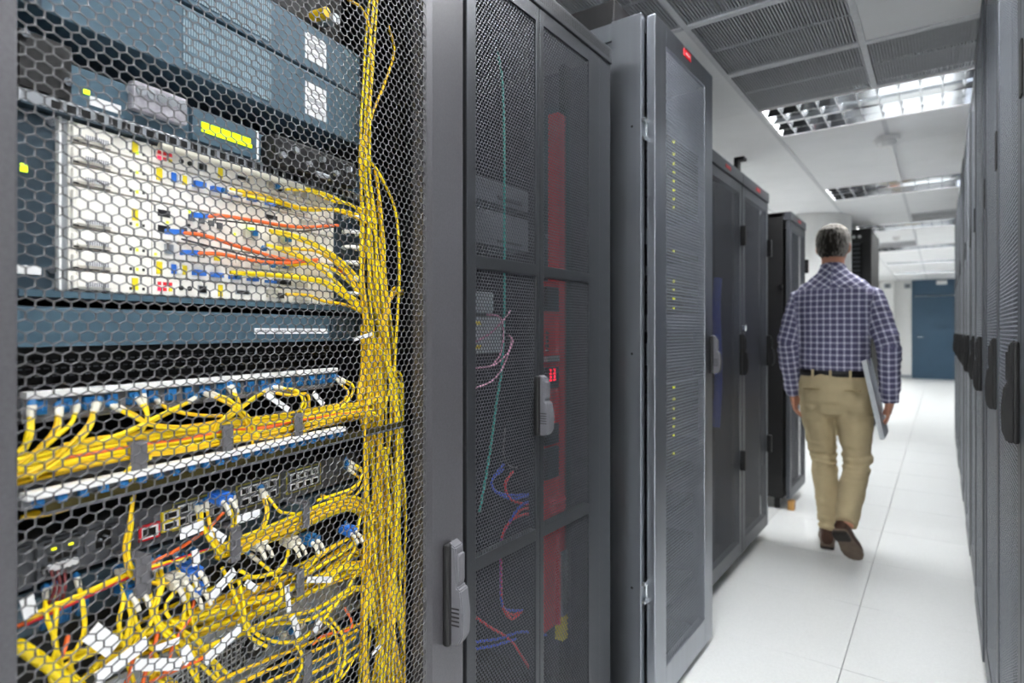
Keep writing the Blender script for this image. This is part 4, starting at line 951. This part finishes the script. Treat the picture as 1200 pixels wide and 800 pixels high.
MB().box(X3 + .0025, X3 + .0028, Y(802.5, X3), Y(807.5, X3), Z(805, 65.6, X3), Z(805, 64.2, X3)).build('emblem_bar', M_WHITE, d3)
for vv in (155, 690):
    zz = Z(757, vv, xb3); MB().cyl((xb3 + .003, y30 + .034, zz - .03), (xb3 + .003, y30 + .034, zz + .03), .006, 10).build('hinge', M_CHROME, r3)
    for zq in (zz + .022, zz - .034): MB().cbox(xb3, xb3 + .012, y30 + .002, y30 + .034, zq, zq + .012, .001).build('hinge_leaf', M_CHROME, r3)
for vv in (143, 415, 695): MB().cyl((xb3 - .03, y30 + .001, Z(747, vv, xb3)), (xb3 - .03, y30 - .001, Z(747, vv, xb3)), .004, 8).build('plug_hole', M_PORT, r3)
swing_handle(d3, X3, Y(832, X3), Z(834, 437, X3), Z(834, 392, X3), 1, .03)
# servers with lit lights behind its mesh
leds = [172, 186, 197, 207, 217, 227, 237, 247, 297, 331, 341, 351, 362, 452, 465, 476, 487, 497, 507, 527]
for k, vv in enumerate(leds):
    xx = X3 - .045; zz = Z(789, vv, xx)
    s_ = thing('server_unit', 'thin server behind the silver mesh with a yellow green light', 'server', (xx - .3, (my0 + my1) / 2, zz - .012), 'servers in the silver rack')
    MB().cbox(xx - .5, xx + .02, my0 - .01, my1 + .015, zz - .012, zz + .012, .002).build('body', M_SOOT, s_)
    MB().cbox(xx + .019, xx + .024, Y(789, xx + .02) - .006, Y(789, xx + .02) + .006, zz - .0035, zz + .0035, .001).build('indicator', M_LEDY, s_)
for vv in (395, 440, 560, 600, 650, 700):
    xx = X3 - .045; zz = Z(789, vv, xx)
    s_ = thing('server_unit', 'dark thick server without lights behind the silver mesh', 'server', (xx - .3, (my0 + my1) / 2, zz - .02), 'unlit servers in the silver rack')
    MB().cbox(xx - .5, xx - .004, my0 - .01, my1 + .015, zz - .019, zz + .019, .002).build('body', M_SOOT, s_); MB().box(xx - .004, xx - .002, my0 + .01, my0 + .07, zz - .012, zz + .012).build('bezel', M_SILVER if vv in (600, 650) else M_SLATE, s_)
tag(MB().cbox(-1.02, -.85, 1.745, 1.93, H3 - .004, H3 + .085, .004).build('cable_riser', M_BLACK), 'black box on the roof of the tall silver rack', 'cable box')

# ---------------------------------------------------------------- slate racks further along the row
def slate_rack(y0, y1, h, x, label, emblem=True, depth=.95, blocks=True):
    r = thing('server_rack', label, 'server rack', (x - depth / 2, (y0 + y1) / 2, 0), 'slate racks along the left row')
    shell(r, x, y0, y1, h, depth, 1, M_BLACK, .075)
    MB().cbox(x - .04, x + .006, y0, y1, h - .055, h, .003).build('top_rail', M_PAINT4, r)
    q = MB(); frame_rect(q, x - .026, x, y0 + .004, y1 - .004, .075, h - .06, .05, .05, .07, .05, .003); d = q.build('door', M_PAINT4, r)
    perforated('mesh_panel', M_MESH4, d, x - .003, y0 + .05, y1 - .05, .142, h - .108, .0125, .0094, .6, .001, 1, False)
    if emblem:
        yc = (y0 + y1) / 2 + .02; MB().cbox(x + .006, x + .008, yc - .04, yc + .04, h - .038, h - .02, .001).build('red_emblem', M_EMB, r)
    for zz in ((1.63, .5) if blocks else (1.7, .55)): MB().cbox(x - .002, x + .024, y1 - .03, y1 - .004, zz, zz + .1, .004).build('hinge_block', M_BLACK, d)
    return r, d
r4, d4 = slate_rack(2.57, 3.14, 2.0, -.82, 'dark slate rack just behind the tall silver rack')
r5, d5 = slate_rack(3.145, 3.70, 2.0, -.82, 'dark slate rack with red emblem beside the gap in the row')
for d_, uu in ((d4, 873 - 1.5), (d5, 899)):
    pass
swing_handle(d4, -.82, 3.10, .98, 1.19, 1, .032, M_BLACK)
MB().cbox(-.815, -.79, 3.10, 3.125, 1.2, 1.23, .004).build('lock', M_CHROME, d4)
swing_handle(d5, -.82, 3.665, 1.0, 1.18, 1, .03, M_BLACK)
tag(MB().tube(spline([(-.86, 2.84, .75), (-.855, 2.86, 1.0), (-.858, 2.84, 1.3), (-.86, 2.87, 1.45)]), .02, 8).build('cable_bundle', M_BLUEC), 'blue cable bundle faintly visible behind the slate mesh door', 'cable')
tg = thing('roof_bracket', 'small black hook on the roof between the two slate racks', 'bracket', (-.83, 3.12, 2.0))
MB().box(-.85, -.83, 3.10, 3.15, 2.0, 2.075).build('upright', M_BLACK, tg); MB().box(-.85, -.80, 3.10, 3.15, 2.06, 2.075).build('hook', M_BLACK, tg)
r6, d6 = slate_rack(4.32, 4.88, 2.0, -.82, 'black sided rack beyond the gap, left of the walking man', True, .95, True)
MB().cyl((-.88, 4.302 + .018, 1.5), (-.88, 4.31, 1.5), .016, 12).build('side_knob', M_CHROME, r6)
swing_handle(d6, -.82, 4.85, 1.0, 1.18, 1, .03, M_BLACK)
tag(MB().cbox(-.84, -.80, 4.34, 4.40, 0, .06, .002).build('wood_block', M_WOOD), 'small wooden block at the foot of the black sided rack', 'block')
# tall black open rack behind the column
x70, x71, y70, y71, h7 = -1.28, -.665, 8.14, 9.2, 2.41
r7 = thing('server_rack', 'tall black rack with horizontal slots half hidden behind the man and column', 'server rack', ((x70 + x71) / 2, (y70 + y71) / 2, 0))
MB().box(x70, x71, y70 + .05, y71, .04, h7).build('body', M_SOOT, r7)
for xx in (x70, x71 - .09): MB().cbox(xx, xx + .09, y70, y70 + .05, .04, h7, .004).build('front_post', M_BLACK, r7)
MB().cbox(x70 + .09, x71 - .09, y70, y70 + .05, h7 - .16, h7, .004).build('head_panel', M_BLACK, r7)
for k in range(6): MB().cyl((x71 - .12 - .06 * k, y70, h7 - .09), (x71 - .12 - .06 * k, y70 - .006, h7 - .09), .02, 10).build('white_marker', M_WHITEPLASTIC, r7)
s0 = None
for k in range(38):
    zz = .3 + k * .052
    if s0 is None: s0 = MB().cbox(x70 + .12, x71 - .12, y70 + .036, y70 + .05, zz, zz + .024, .002).build('slat', M_GREYBOX, r7); z0s = zz
    else: t = s0.copy(); COL.objects.link(t); t.location.z = zz - z0s
for xx in (x70 + .06, x71 - .06):
    for yy in (y70 + .06, y71 - .06): MB().cyl((xx, yy, 0), (xx, yy, .042), .025, 10).build('foot', M_BLACK, r7)

# ---------------------------------------------------------------- right row, seen at a grazing angle
XRr = .118; HR = 2.37
def right_rack(y0, y1, x, h, label):
    r = thing('server_rack', label, 'server rack', (x + .45, (y0 + y1) / 2, 0), 'racks along the right row')
    shell(r, x, y0, y1, h, .95, -1, M_PAINT2, .05)
    q = MB(); frame_rect(q, x, x + .03, y0 + .003, y1 - .003, .05, h, .055, .055, .08, .07, .004); d = q.build('door', M_PAINT4, r)
    perforated('mesh_panel', M_MESHR, d, x + .004, y0 + .055, y1 - .055, .125, h - .065, .0125, .0094, .72, .0012, -1, False)
    swing_handle(d, x, y0 + .028, .99, 1.185, -1, .03, M_BLACK, .62)
    MB().cbox(x - .004, x, y1 - .04, y1 - .012, 1.62, 1.72, .002).build('hinge_block', M_BLACK, d)
    return r
ordn = ['nearest', 'second', 'third', 'fourth', 'fifth', 'sixth', 'seventh', 'eighth', 'ninth', 'tenth', 'eleventh']
proto = right_rack(1.43, 2.03, XRr, HR, 'nearest rack of the right row at the picture edge')
for k in range(1, 11):
    c = copy_tree(proto); c['label'] = f'{ordn[k]} rack of the right row counting from the viewer' if k < 10 else 'last rack of the right row towards the blue door'
    c.location.y += .603 * k; c.location.x += (0, .004, -.002, .003, -.001, .004, 0, .003, -.001, .002, .0)[k]
c = copy_tree(proto); c['label'] = 'rack of the right row partly outside the right picture edge'; c.location.y -= .603

# ================================================================== THE MAN
MX, MY = -.47, 3.72
def loft(rings, n=20):
    """rings: (centre, rx, ry, tilt axis normal or None) -> closed tube of ellipses"""
    vs = []; m = len(rings)
    for i, rg in enumerate(rings):
        c, rx, ry = Vector(rg[0]), rg[1], rg[2]
        if len(rg) > 3: ax, ay = Vector(rg[3]), Vector(rg[4])
        else:
            t = (Vector(rings[min(i + 1, m - 1)][0]) - Vector(rings[max(i - 1, 0)][0])).normalized()
            ax = Vector((1, 0, 0)); ax = (ax - t * ax.dot(t)).normalized(); ay = t.cross(ax)
        vs += [c + ax * (rx * math.cos(2 * math.pi * k / n)) + ay * (ry * math.sin(2 * math.pi * k / n)) for k in range(n)]
    fs = [(i * n + k, i * n + (k + 1) % n, (i + 1) * n + (k + 1) % n, (i + 1) * n + k) for i in range(m - 1) for k in range(n)]
    fs += [tuple(range(n))[::-1], tuple(range((m - 1) * n, m * n))]
    return vs, fs
def ellipsoid(c, rx, ry, rz, n=16, m=10):
    return loft([((c[0], c[1], c[2] + rz * math.cos(math.pi * (1 - (i + .02) / (m + .04)))), rx * math.sin(math.pi * (i + .3) / (m + .6)), ry * math.sin(math.pi * (i + .3) / (m + .6)), (1, 0, 0), (0, 1, 0)) for i in range(m + 1)], n)
TMP = bpy.data.scenes.new('scratch')
def union(name, parts, m, parent, voxel, smooth=6, wrinkle=None):
    """fuse closed shapes into one continuous skin"""
    q = MB()
    for v, f in parts: q.add(v, f, True)
    me = bpy.data.meshes.new(name); me.from_pydata(q.v, [], q.f)
    bm = bmesh.new(); bm.from_mesh(me); bmesh.ops.recalc_face_normals(bm, faces=bm.faces); bm.to_mesh(me); bm.free()
    o = bpy.data.objects.new(name, me); TMP.collection.objects.link(o)
    r = o.modifiers.new('fuse', 'REMESH'); r.mode = 'VOXEL'; r.voxel_size = voxel; r.use_smooth_shade = True
    if smooth: s_ = o.modifiers.new('soft', 'SMOOTH'); s_.factor = .5; s_.iterations = smooth
    TMP.view_layers[0].update(); dg = TMP.view_layers[0].depsgraph; me2 = bpy.data.meshes.new_from_object(o.evaluated_get(dg))
    TMP.collection.objects.unlink(o); COL.objects.link(o)
    o.modifiers.clear(); o.data = me2; me2.name = name
    if wrinkle:
        nv = len(me2.vertices); co = np.zeros(nv * 3, np.float32); me2.vertices.foreach_get('co', co); co = co.reshape(-1, 3)
        nn = np.zeros(nv * 3, np.float32); me2.vertex_normals.foreach_get('vector', nn); nn = nn.reshape(-1, 3)
        dd = np.array([wrinkle(Vector(p)) for p in co.tolist()], np.float32)
        me2.vertices.foreach_set('co', (co + nn * dd[:, None]).ravel()); me2.update()
    me2.polygons.foreach_set('use_smooth', [True] * len(me2.polygons))
    me2.materials.clear(); me2.materials.append(m)
    if parent is None: o.location = (MX, MY, 0)
    else: o.parent = parent
    return o

M_SKIN = mat('skin', 'c98e74', .55, var=.06, scale=20)
M_HAIR = bpy.data.materials.new('grey_hair'); M_HAIR.use_nodes = True
nt = M_HAIR.node_tree; b = nt.nodes['Principled BSDF']; b.inputs['Roughness'].default_value = .75; b.inputs['Specular IOR Level'].default_value = .15
tc = nt.nodes.new('ShaderNodeTexCoord'); sx = nt.nodes.new('ShaderNodeSeparateXYZ'); nt.links.new(tc.outputs['Object'], sx.inputs[0])
def mth(op, a, bb=None, c=None):
    n_ = nt.nodes.new('ShaderNodeMath'); n_.operation = op
    for i, x in enumerate((a, bb, c)):
        if x is None: continue
        if isinstance(x, (int, float)): n_.inputs[i].default_value = x
        else: nt.links.new(x, n_.inputs[i])
    return n_.outputs[0]
# the back of the head keeps its dark hair, temples and crown are grey
ex = mth('DIVIDE', mth('ADD', sx.outputs[0], .025), .062); ez = mth('DIVIDE', mth('SUBTRACT', sx.outputs[2], 1.665), .12)
rr = mth('SQRT', mth('ADD', mth('MULTIPLY', ex, ex), mth('MULTIPLY', ez, ez)))
nz = nt.nodes.new('ShaderNodeTexNoise'); nz.inputs['Scale'].default_value = 60; nz.inputs['Detail'].default_value = 6
mpz = nt.nodes.new('ShaderNodeMapping'); mpz.inputs['Scale'].default_value = (1.6, 1.6, .5); nt.links.new(tc.outputs['Object'], mpz.inputs[0]); nt.links.new(mpz.outputs[0], nz.inputs['Vector'])
fac = mth('ADD', mth('MULTIPLY', rr, .45), mth('MULTIPLY', mth('SUBTRACT', nz.outputs['Fac'], .5), 1.3))
cr_ = nt.nodes.new('ShaderNodeValToRGB'); cr_.color_ramp.elements[0].position = .2; cr_.color_ramp.elements[1].position = .85
cr_.color_ramp.elements[0].color = lin('2a2723'); cr_.color_ramp.elements[1].color = lin('b6b1a9')
nt.links.new(fac, cr_.inputs[0]); nt.links.new(cr_.outputs[0], b.inputs['Base Color'])
bpn = nt.nodes.new('ShaderNodeBump'); bpn.inputs['Strength'].default_value = .6; bpn.inputs['Distance'].default_value = .004; nt.links.new(nz.outputs['Fac'], bpn.inputs['Height']); nt.links.new(bpn.outputs[0], b.inputs['Normal'])

M_SHIRT = bpy.data.materials.new('checked_shirt'); M_SHIRT.use_nodes = True
nt = M_SHIRT.node_tree; b = nt.nodes['Principled BSDF']; b.inputs['Roughness'].default_value = .85
at_ = nt.nodes.new('ShaderNodeAttribute'); at_.attribute_name = 'weave'; sx = nt.nodes.new('ShaderNodeSeparateXYZ'); nt.links.new(at_.outputs['Vector'], sx.inputs[0])
def band(out):
    f_ = mth('FRACT', mth('MULTIPLY', out, 1 / .0325)); d_ = mth('ABSOLUTE', mth('SUBTRACT', f_, .5))
    mr = nt.nodes.new('ShaderNodeMapRange'); mr.inputs[1].default_value = .33; mr.inputs[2].default_value = .39; nt.links.new(d_, mr.inputs[0]); return mr.outputs[0]
s_ = mth('ADD', band(sx.outputs[0]), band(sx.outputs[1]))
cr_ = nt.nodes.new('ShaderNodeValToRGB'); cr_.color_ramp.interpolation = 'LINEAR'
cr_.color_ramp.elements[0].position = 0; cr_.color_ramp.elements[0].color = lin('565573')
cr_.color_ramp.elements[1].position = 1; cr_.color_ramp.elements[1].color = lin('e6e6ee')
e_ = cr_.color_ramp.elements.new(.5); e_.color = lin('a5a4bd')
nt.links.new(mth('MULTIPLY', s_, .5), cr_.inputs[0]); nt.links.new(cr_.outputs[0], b.inputs['Base Color'])
M_CHINO = mat('khaki_cotton', 'c2b18c', .85, var=.06, scale=14, bump=.15, bscale=40)
M_BELT = mat('belt_black', '17161a', .5)
M_SHOE = mat('shoe_brown', '4a3024', .38, var=.15, scale=30)
M_SOLE = mat('shoe_sole', '6e5f52', .7, var=.2, scale=25)
M_HEEL = mat('shoe_heel', '26201c', .6)

# limbs, in metres from the point on the floor below the hips; +y is the way he walks
LS, LE, LW = Vector((-.185, 0, 1.375)), Vector((-.245, -.02, 1.13)), Vector((-.225, .04, .86))
RS, RE, RW = Vector((.172, 0, 1.375)), Vector((.25, -.04, 1.12)), Vector((.248, .02, .85))
LK, LA = Vector((-.072, .06, .50)), Vector((-.035, .02, .09))
RK, RA = Vector((.100, .0, .49)), Vector((.070, -.24, .20))
def limb(a, b, c, ra, rb, rc, k=1.0):
    up = [(a.lerp(b, t), (ra + (rb - ra) * t) * k, (ra + (rb - ra) * t) * k) for t in (0, .25, .5, .75)]
    lo = [(b.lerp(c, t), (rb * 1.02 + (rc - rb * 1.02) * t ** 1.3) * k, (rb * 1.02 + (rc - rb * 1.02) * t ** 1.3) * k) for t in (0, .3, .6, 1)]
    return loft(up + lo)
def finger(pts, r0, r1):
    P = spline(pts, 3); n_ = len(P); return loft([(p, r0 + (r1 - r0) * i / (n_ - 1), r0 + (r1 - r0) * i / (n_ - 1)) for i, p in enumerate(P)], 8)
def hand(wr, s, curl):
    """palm, four curled fingers of unequal length and a thumb leaving the side of the palm"""
    parts = [loft([(wr + Vector((0, 0, .02)), .026, .022), (wr + Vector((0, .004, -.02)), .024, .034), (wr + Vector((s * -.004, .008, -.06)), .019, .042), (wr + Vector((s * -.008, .01, -.092)), .015, .040)], 14)]
    for k, (dy, ln) in enumerate(((.036, .072), (.013, .08), (-.010, .074), (-.031, .058))):
        b0 = wr + Vector((-s * .006, dy + .006, -.082))
        parts.append(finger([b0, b0 + Vector((-s * .004, .002, -ln * .45)), b0 + Vector((-s * (.010 + curl * .02), .004, -ln * .8)), b0 + Vector((-s * (.022 + curl * .03), .006, -ln * (1 - .1 * curl)))], .0092, .0072))
    t0 = wr + Vector((-s * .004, .03, -.03))
    parts.append(finger([t0, t0 + Vector((-s * .012, .026, -.025)), t0 + Vector((-s * .022, .034, -.055)), t0 + Vector((-s * .028, .030, -.075))], .0115, .008))
    return parts
HC = Vector((-.017, .01, 1.672))
def headwarp(p):
    return p
body_parts = [loft([((-.01, .0, .80), .15, .105), ((-.01, 0, .95), .145, .10), ((-.01, 0, 1.15), .155, .10), ((-.01, 0, 1.33), .175, .105), ((-.012, 0, 1.44), .13, .08), ((-.014, -.002, 1.49), .065, .06), ((-.016, .0, 1.55), .056, .058), ((-.017, .004, 1.62), .056, .06)]),
              loft([(HC + Vector((0, .02, -.118)), .03, .035, (1, 0, 0), (0, 1, 0)), (HC + Vector((0, .016, -.095)), .05, .068, (1, 0, 0), (0, 1, 0)), (HC + Vector((0, .006, -.05)), .066, .088, (1, 0, 0), (0, 1, 0)), (HC + Vector((0, 0, 0)), .073, .097, (1, 0, 0), (0, 1, 0)), (HC + Vector((0, -.004, .05)), .074, .097, (1, 0, 0), (0, 1, 0)), (HC + Vector((0, -.004, .088)), .058, .076, (1, 0, 0), (0, 1, 0)), (HC + Vector((0, -.004, .108)), .028, .036, (1, 0, 0), (0, 1, 0))]),
              ellipsoid(HC + Vector((0, .100, -.022)), .013, .018, .024), ellipsoid(HC + Vector((0, .088, -.068)), .024, .010, .008), ellipsoid(HC + Vector((0, .090, .018)), .055, .012, .008)]
for s in (-1, 1): body_parts += [ellipsoid(HC + Vector((s * .078, .0, -.012)), .010, .018, .031), ellipsoid(HC + Vector((s * .030, .086, .0)), .013, .010, .007)]
body_parts += [limb(LS, LE, LW, .052, .042, .027), limb(RS, RE, RW, .052, .042, .027)] + hand(LW, -1, .8) + hand(RW, 1, .35)
body_parts += [limb(Vector((-.085, 0, .86)), LK, LA, .082, .055, .038), limb(Vector((.08, 0, .86)), RK, RA, .082, .055, .038)]
man = union('person', body_parts, M_SKIN, None, .0065, 3)
tag(man, 'grey haired man in a checked shirt and khaki trousers walking away down the aisle', 'person')

# hair: cap over crown, back and temples with a ragged surface
def hairwrinkle(p): return .004 * noise.noise(p * 55) + .003 * noise.noise(p * 120)
hp = [loft([(HC + Vector((0, -.034, -.066)), .055, .052, (1, 0, 0), (0, 1, 0)), (HC + Vector((0, -.030, -.04)), .074, .070, (1, 0, 0), (0, 1, 0)), (HC + Vector((0, -.018, 0)), .083, .084, (1, 0, 0), (0, 1, 0)), (HC + Vector((0, -.006, .045)), .086, .100, (1, 0, 0), (0, 1, 0)), (HC + Vector((0, -.002, .085)), .074, .094, (1, 0, 0), (0, 1, 0)), (HC + Vector((0, 0, .11)), .050, .064, (1, 0, 0), (0, 1, 0)), (HC + Vector((0, 0, .121)), .02, .03, (1, 0, 0), (0, 1, 0))])]
union('hair', hp, M_HAIR, man, .006, 2, hairwrinkle)
for s in (-1, 1):
    q = MB(); v, f = ellipsoid(HC + Vector((s * .030, .094, -.001)), .010, .006, .006); q.add(v, f, True)
    me = bpy.data.meshes.new('eye'); me.from_pydata(q.v, [], q.f); me.materials.append(M_WHITEPLASTIC); e = bpy.data.objects.new('eye', me); COL.objects.link(e); e.parent = man

def shirtwrinkle(p):
    k = .35 + .65 * max(0, min(1, (1.25 - p.z) / .25))
    return .005 * k * noise.noise(Vector((p.x * 9, p.y * 9, p.z * 22))) + .0035 * noise.noise(Vector((p.x * 26, p.y * 26, p.z * 34))) + (.006 * noise.noise(Vector((p.x * 12, p.y * 20, p.z * 45))) if abs(p.x) > .19 else 0)
torso = loft([((-.012, 0, .975), .158, .118), ((-.012, 0, 1.0), .172, .132), ((-.012, -.004, 1.04), .176, .136), ((-.012, -.004, 1.12), .172, .128), ((-.012, -.004, 1.22), .180, .128), ((-.013, -.006, 1.32), .192, .130), ((-.013, -.006, 1.40), .190, .118), ((-.014, -.004, 1.45), .176, .102), ((-.015, -.004, 1.488), .128, .082), ((-.016, -.002, 1.522), .080, .072), ((-.016, 0, 1.545), .066, .068)])
collar = loft([((-.016, -.002, 1.505), .074, .074), ((-.016, .0, 1.53), .069, .071), ((-.016, .002, 1.563), .064, .068), ((-.016, .003, 1.568), .060, .064)])
def sleeve(a, b, c): return loft([(a + Vector((-.45 * a.x, 0, .035)), .055, .07)] + [(a.lerp(b, t), (.066 - .008 * t), (.07 - .010 * t)) for t in (0, .3, .6, .9)] + [(b.lerp(c, t), .058 - .010 * t, .060 - .012 * t) for t in (.15, .4, .7, .9)] + [(b.lerp(c, .93), .044, .044), (b.lerp(c, 1.04), .041, .041), (b.lerp(c, 1.1), .039, .039)])
shirt = union('shirt', [torso, collar, sleeve(LS, LE, LW), sleeve(RS, RE, RW)], M_SHIRT, man, .0075, 4, shirtwrinkle)
at = shirt.data.attributes.new('weave', 'FLOAT_VECTOR', 'POINT'); wv = []
for vt in shirt.data.vertices:
    p = vt.co; best = None
    s = -1 if p.x < -.013 else 1
    a, bq, c = (LS, LE, LW) if s < 0 else (RS, RE, RW)
    edge = .172 + .02 * max(0, min(1, (p.z - 1.2) / .2)) + .0
    if p.z < 1.475 and abs(p.x + .012) > edge:
        (a0, b0, off) = (a, bq, 0) if p.z > bq.z else (bq, c, (bq - a).length)
        d = (b0 - a0).normalized(); t = (p - a0).dot(d); rel = p - a0 - d * t
        wv.append((rel.x + .3 * 0 if True else 0, t + off, 0))
    elif p.z > 1.43:                        # the yoke is cut on the bias
        wv.append(((p.x + .016 + s * 0) * .75 + s * (p.z - 1.4) * .8, p.z * .8 - s * p.x * .55, 0))
    else: wv.append((p.x + .012, p.z, 0))
at.data.foreach_set('vector', [x for v_ in wv for x in v_])

def chinowrinkle(p):
    kn = math.exp(-((p.z - .5) / .07) ** 2) + .9 * math.exp(-((p.z - .14) / .09) ** 2) + .5 * math.exp(-((p.z - .76) / .06) ** 2)
    return .017 * kn * noise.noise(Vector((p.x * 10, p.y * 10, p.z * 48))) + .007 * noise.noise(Vector((p.x * 14, p.y * 14, p.z * 16)))
def tleg(h, k, a, hem):
    e = a.lerp(k, hem)
    return loft([(h + Vector((0, 0, .04)), .088, .11), (h, .092, .112), (h.lerp(k, .3), .089, .104), (h.lerp(k, .6), .080, .090), (h.lerp(k, .9), .070, .078), (k.lerp(e, .15), .066, .076), (k.lerp(e, .45), .064, .076), (k.lerp(e, .8), .056, .068), (e, .052, .066)])
pelvis = loft([((-.01, 0, .755), .10, .08), ((-.01, -.01, .785), .152, .118), ((-.01, -.016, .83), .178, .138), ((-.01, -.012, .90), .176, .134), ((-.012, -.004, .96), .165, .122), ((-.012, 0, .985), .160, .118)])
union('trousers', [pelvis, tleg(Vector((-.092, -.005, .80)), LK, LA, .02), tleg(Vector((.082, -.005, .80)), RK, RA + Vector((0, 0, 0)), .03)], M_CHINO, man, .0075, 5, chinowrinkle)
q = MB()
def ringband(z0, z1, rx, ry, cx, cy, n=40):
    v = []; 
    for z in (z0, z1): v += [(cx + rx * math.cos(2 * math.pi * k / n), cy + ry * math.sin(2 * math.pi * k / n), z) for k in range(n)]
    for z in (z1, z0): v += [(cx + (rx - .006) * math.cos(2 * math.pi * k / n), cy + (ry - .006) * math.sin(2 * math.pi * k / n), z) for k in range(n)]
    return v, [(r_ * n + k, r_ * n + (k + 1) % n, ((r_ + 1) % 4) * n + (k + 1) % n, ((r_ + 1) % 4) * n + k) for r_ in range(4) for k in range(n)]
def child(name, v, f, m, sm=True):
    me = bpy.data.meshes.new(name); me.from_pydata([tuple(p) for p in v], [], f); me.polygons.foreach_set('use_smooth', [sm] * len(f)); me.materials.append(m)
    bm = bmesh.new(); bm.from_mesh(me); bmesh.ops.recalc_face_normals(bm, faces=bm.faces); bm.to_mesh(me); bm.free()
    o = bpy.data.objects.new(name, me); COL.objects.link(o); o.parent = man; return o
v, f = ringband(.955, .988, .171, .128, -.012, -.002); child('belt', v, f, M_BELT)
for xx in (-.10, -.012, .08):
    yy = -.002 - .130 * math.sqrt(max(0, 1 - ((xx + .012) / .172) ** 2)); q = MB().box(xx - .006, xx + .006, yy - .004, yy + .004, .948, .992); child('belt_loop', q.v, q.f, M_CHINO, False)
for xx in (-.09, .075):
    yy = -.016 - .138 * math.sqrt(max(0, 1 - ((xx + .01) / .178) ** 2)); q = MB().box(xx - .055, xx + .055, yy - .003, yy + .012, .885, .8885); child('pocket_seam', q.v, q.f, mat('seam', '9c8a62', .9), False)
# shoes: heel, toe direction and up vector
def shoe(heel, toe, up):
    d = (toe - heel); L = d.length; d.normalize(); up = (up - d * up.dot(d)).normalized(); sd_ = d.cross(up)
    prof = [(-.012, .026, .030), (.0, .033, .062), (.06, .034, .070), (.12, .038, .052), (.18, .046, .044), (.23, .044, .036), (.265, .030, .028), (.28, .012, .014)]
    k = L / .27; rings = [(heel + d * (a * k) + up * (.014 + h / 2), w_, h / 2 + .004, sd_, up) for a, w_, h in prof]
    o = union('shoe', [loft(rings, 18), loft([(heel + d * .03 + up * .04, .036, .045, sd_, d), (heel + d * .035 + up * .10, .038, .048, sd_, d)], 16)], M_SHOE, man, .006, 3)
    n = len(prof); v = []
    for z_ in (0, .013): v += [heel + d * (a * k) + sd_ * w_ * 1.06 + up * z_ for a, w_, h in prof] + [heel + d * (a * k) - sd_ * w_ * 1.06 + up * z_ for a, w_, h in reversed(prof)]
    m_ = 2 * n; child('sole', v, [tuple(range(m_))[::-1], tuple(range(m_, 2 * m_))] + [(i, (i + 1) % m_, m_ + (i + 1) % m_, m_ + i) for i in range(m_)], M_SOLE, False)
    v = []; hp_ = [(-.012, .027), (.0, .034), (.03, .036), (.07, .034)]
    for z_ in (-.014, .001): v += [heel + d * (a * k) + sd_ * w_ + up * z_ for a, w_ in hp_] + [heel + d * (a * k) - sd_ * w_ + up * z_ for a, w_ in reversed(hp_)]
    child('heel', v, [tuple(range(8))[::-1], tuple(range(8, 16))] + [(i, (i + 1) % 8, 8 + (i + 1) % 8, 8 + i) for i in range(8)], M_HEEL, False)
shoe(Vector((-.040, -.03, .015)), Vector((-.075, .235, .015)), Vector((0, 0, 1)))
shoe(Vector((.052, -.30, .185)), Vector((.112, -.165, .018)), Vector((.0, .75, .66)))

# laptop carried edge-on under his right arm
lap = thing('laptop', 'slim silver laptop with dark case carried edge on at the man\'s right side', 'laptop', (MX + .19, MY, .62))
c0 = Vector((MX + .19, MY + .01, .85)); az = Vector((-.085, 0, .42)).normalized() * .205; ay = Vector((0, .145, 0)); ax = az.cross(ay).normalized()
MB().obox(c0, ax * .005, ay, az).build('lid', M_SILVER, lap)
MB().obox(c0 + ax * -.012 * (1 if ax.x > 0 else -1), ax * .006, ay * .99, az * .985).build('base', M_SILVER, lap)
MB().obox(c0 + Vector((-.012, 0, -.09)) + Vector((.030, 0, -.03)), ax * .009, ay * .95, az * .42).build('sleeve', M_GREYBOX, lap)
bpy.data.scenes.remove(TMP)
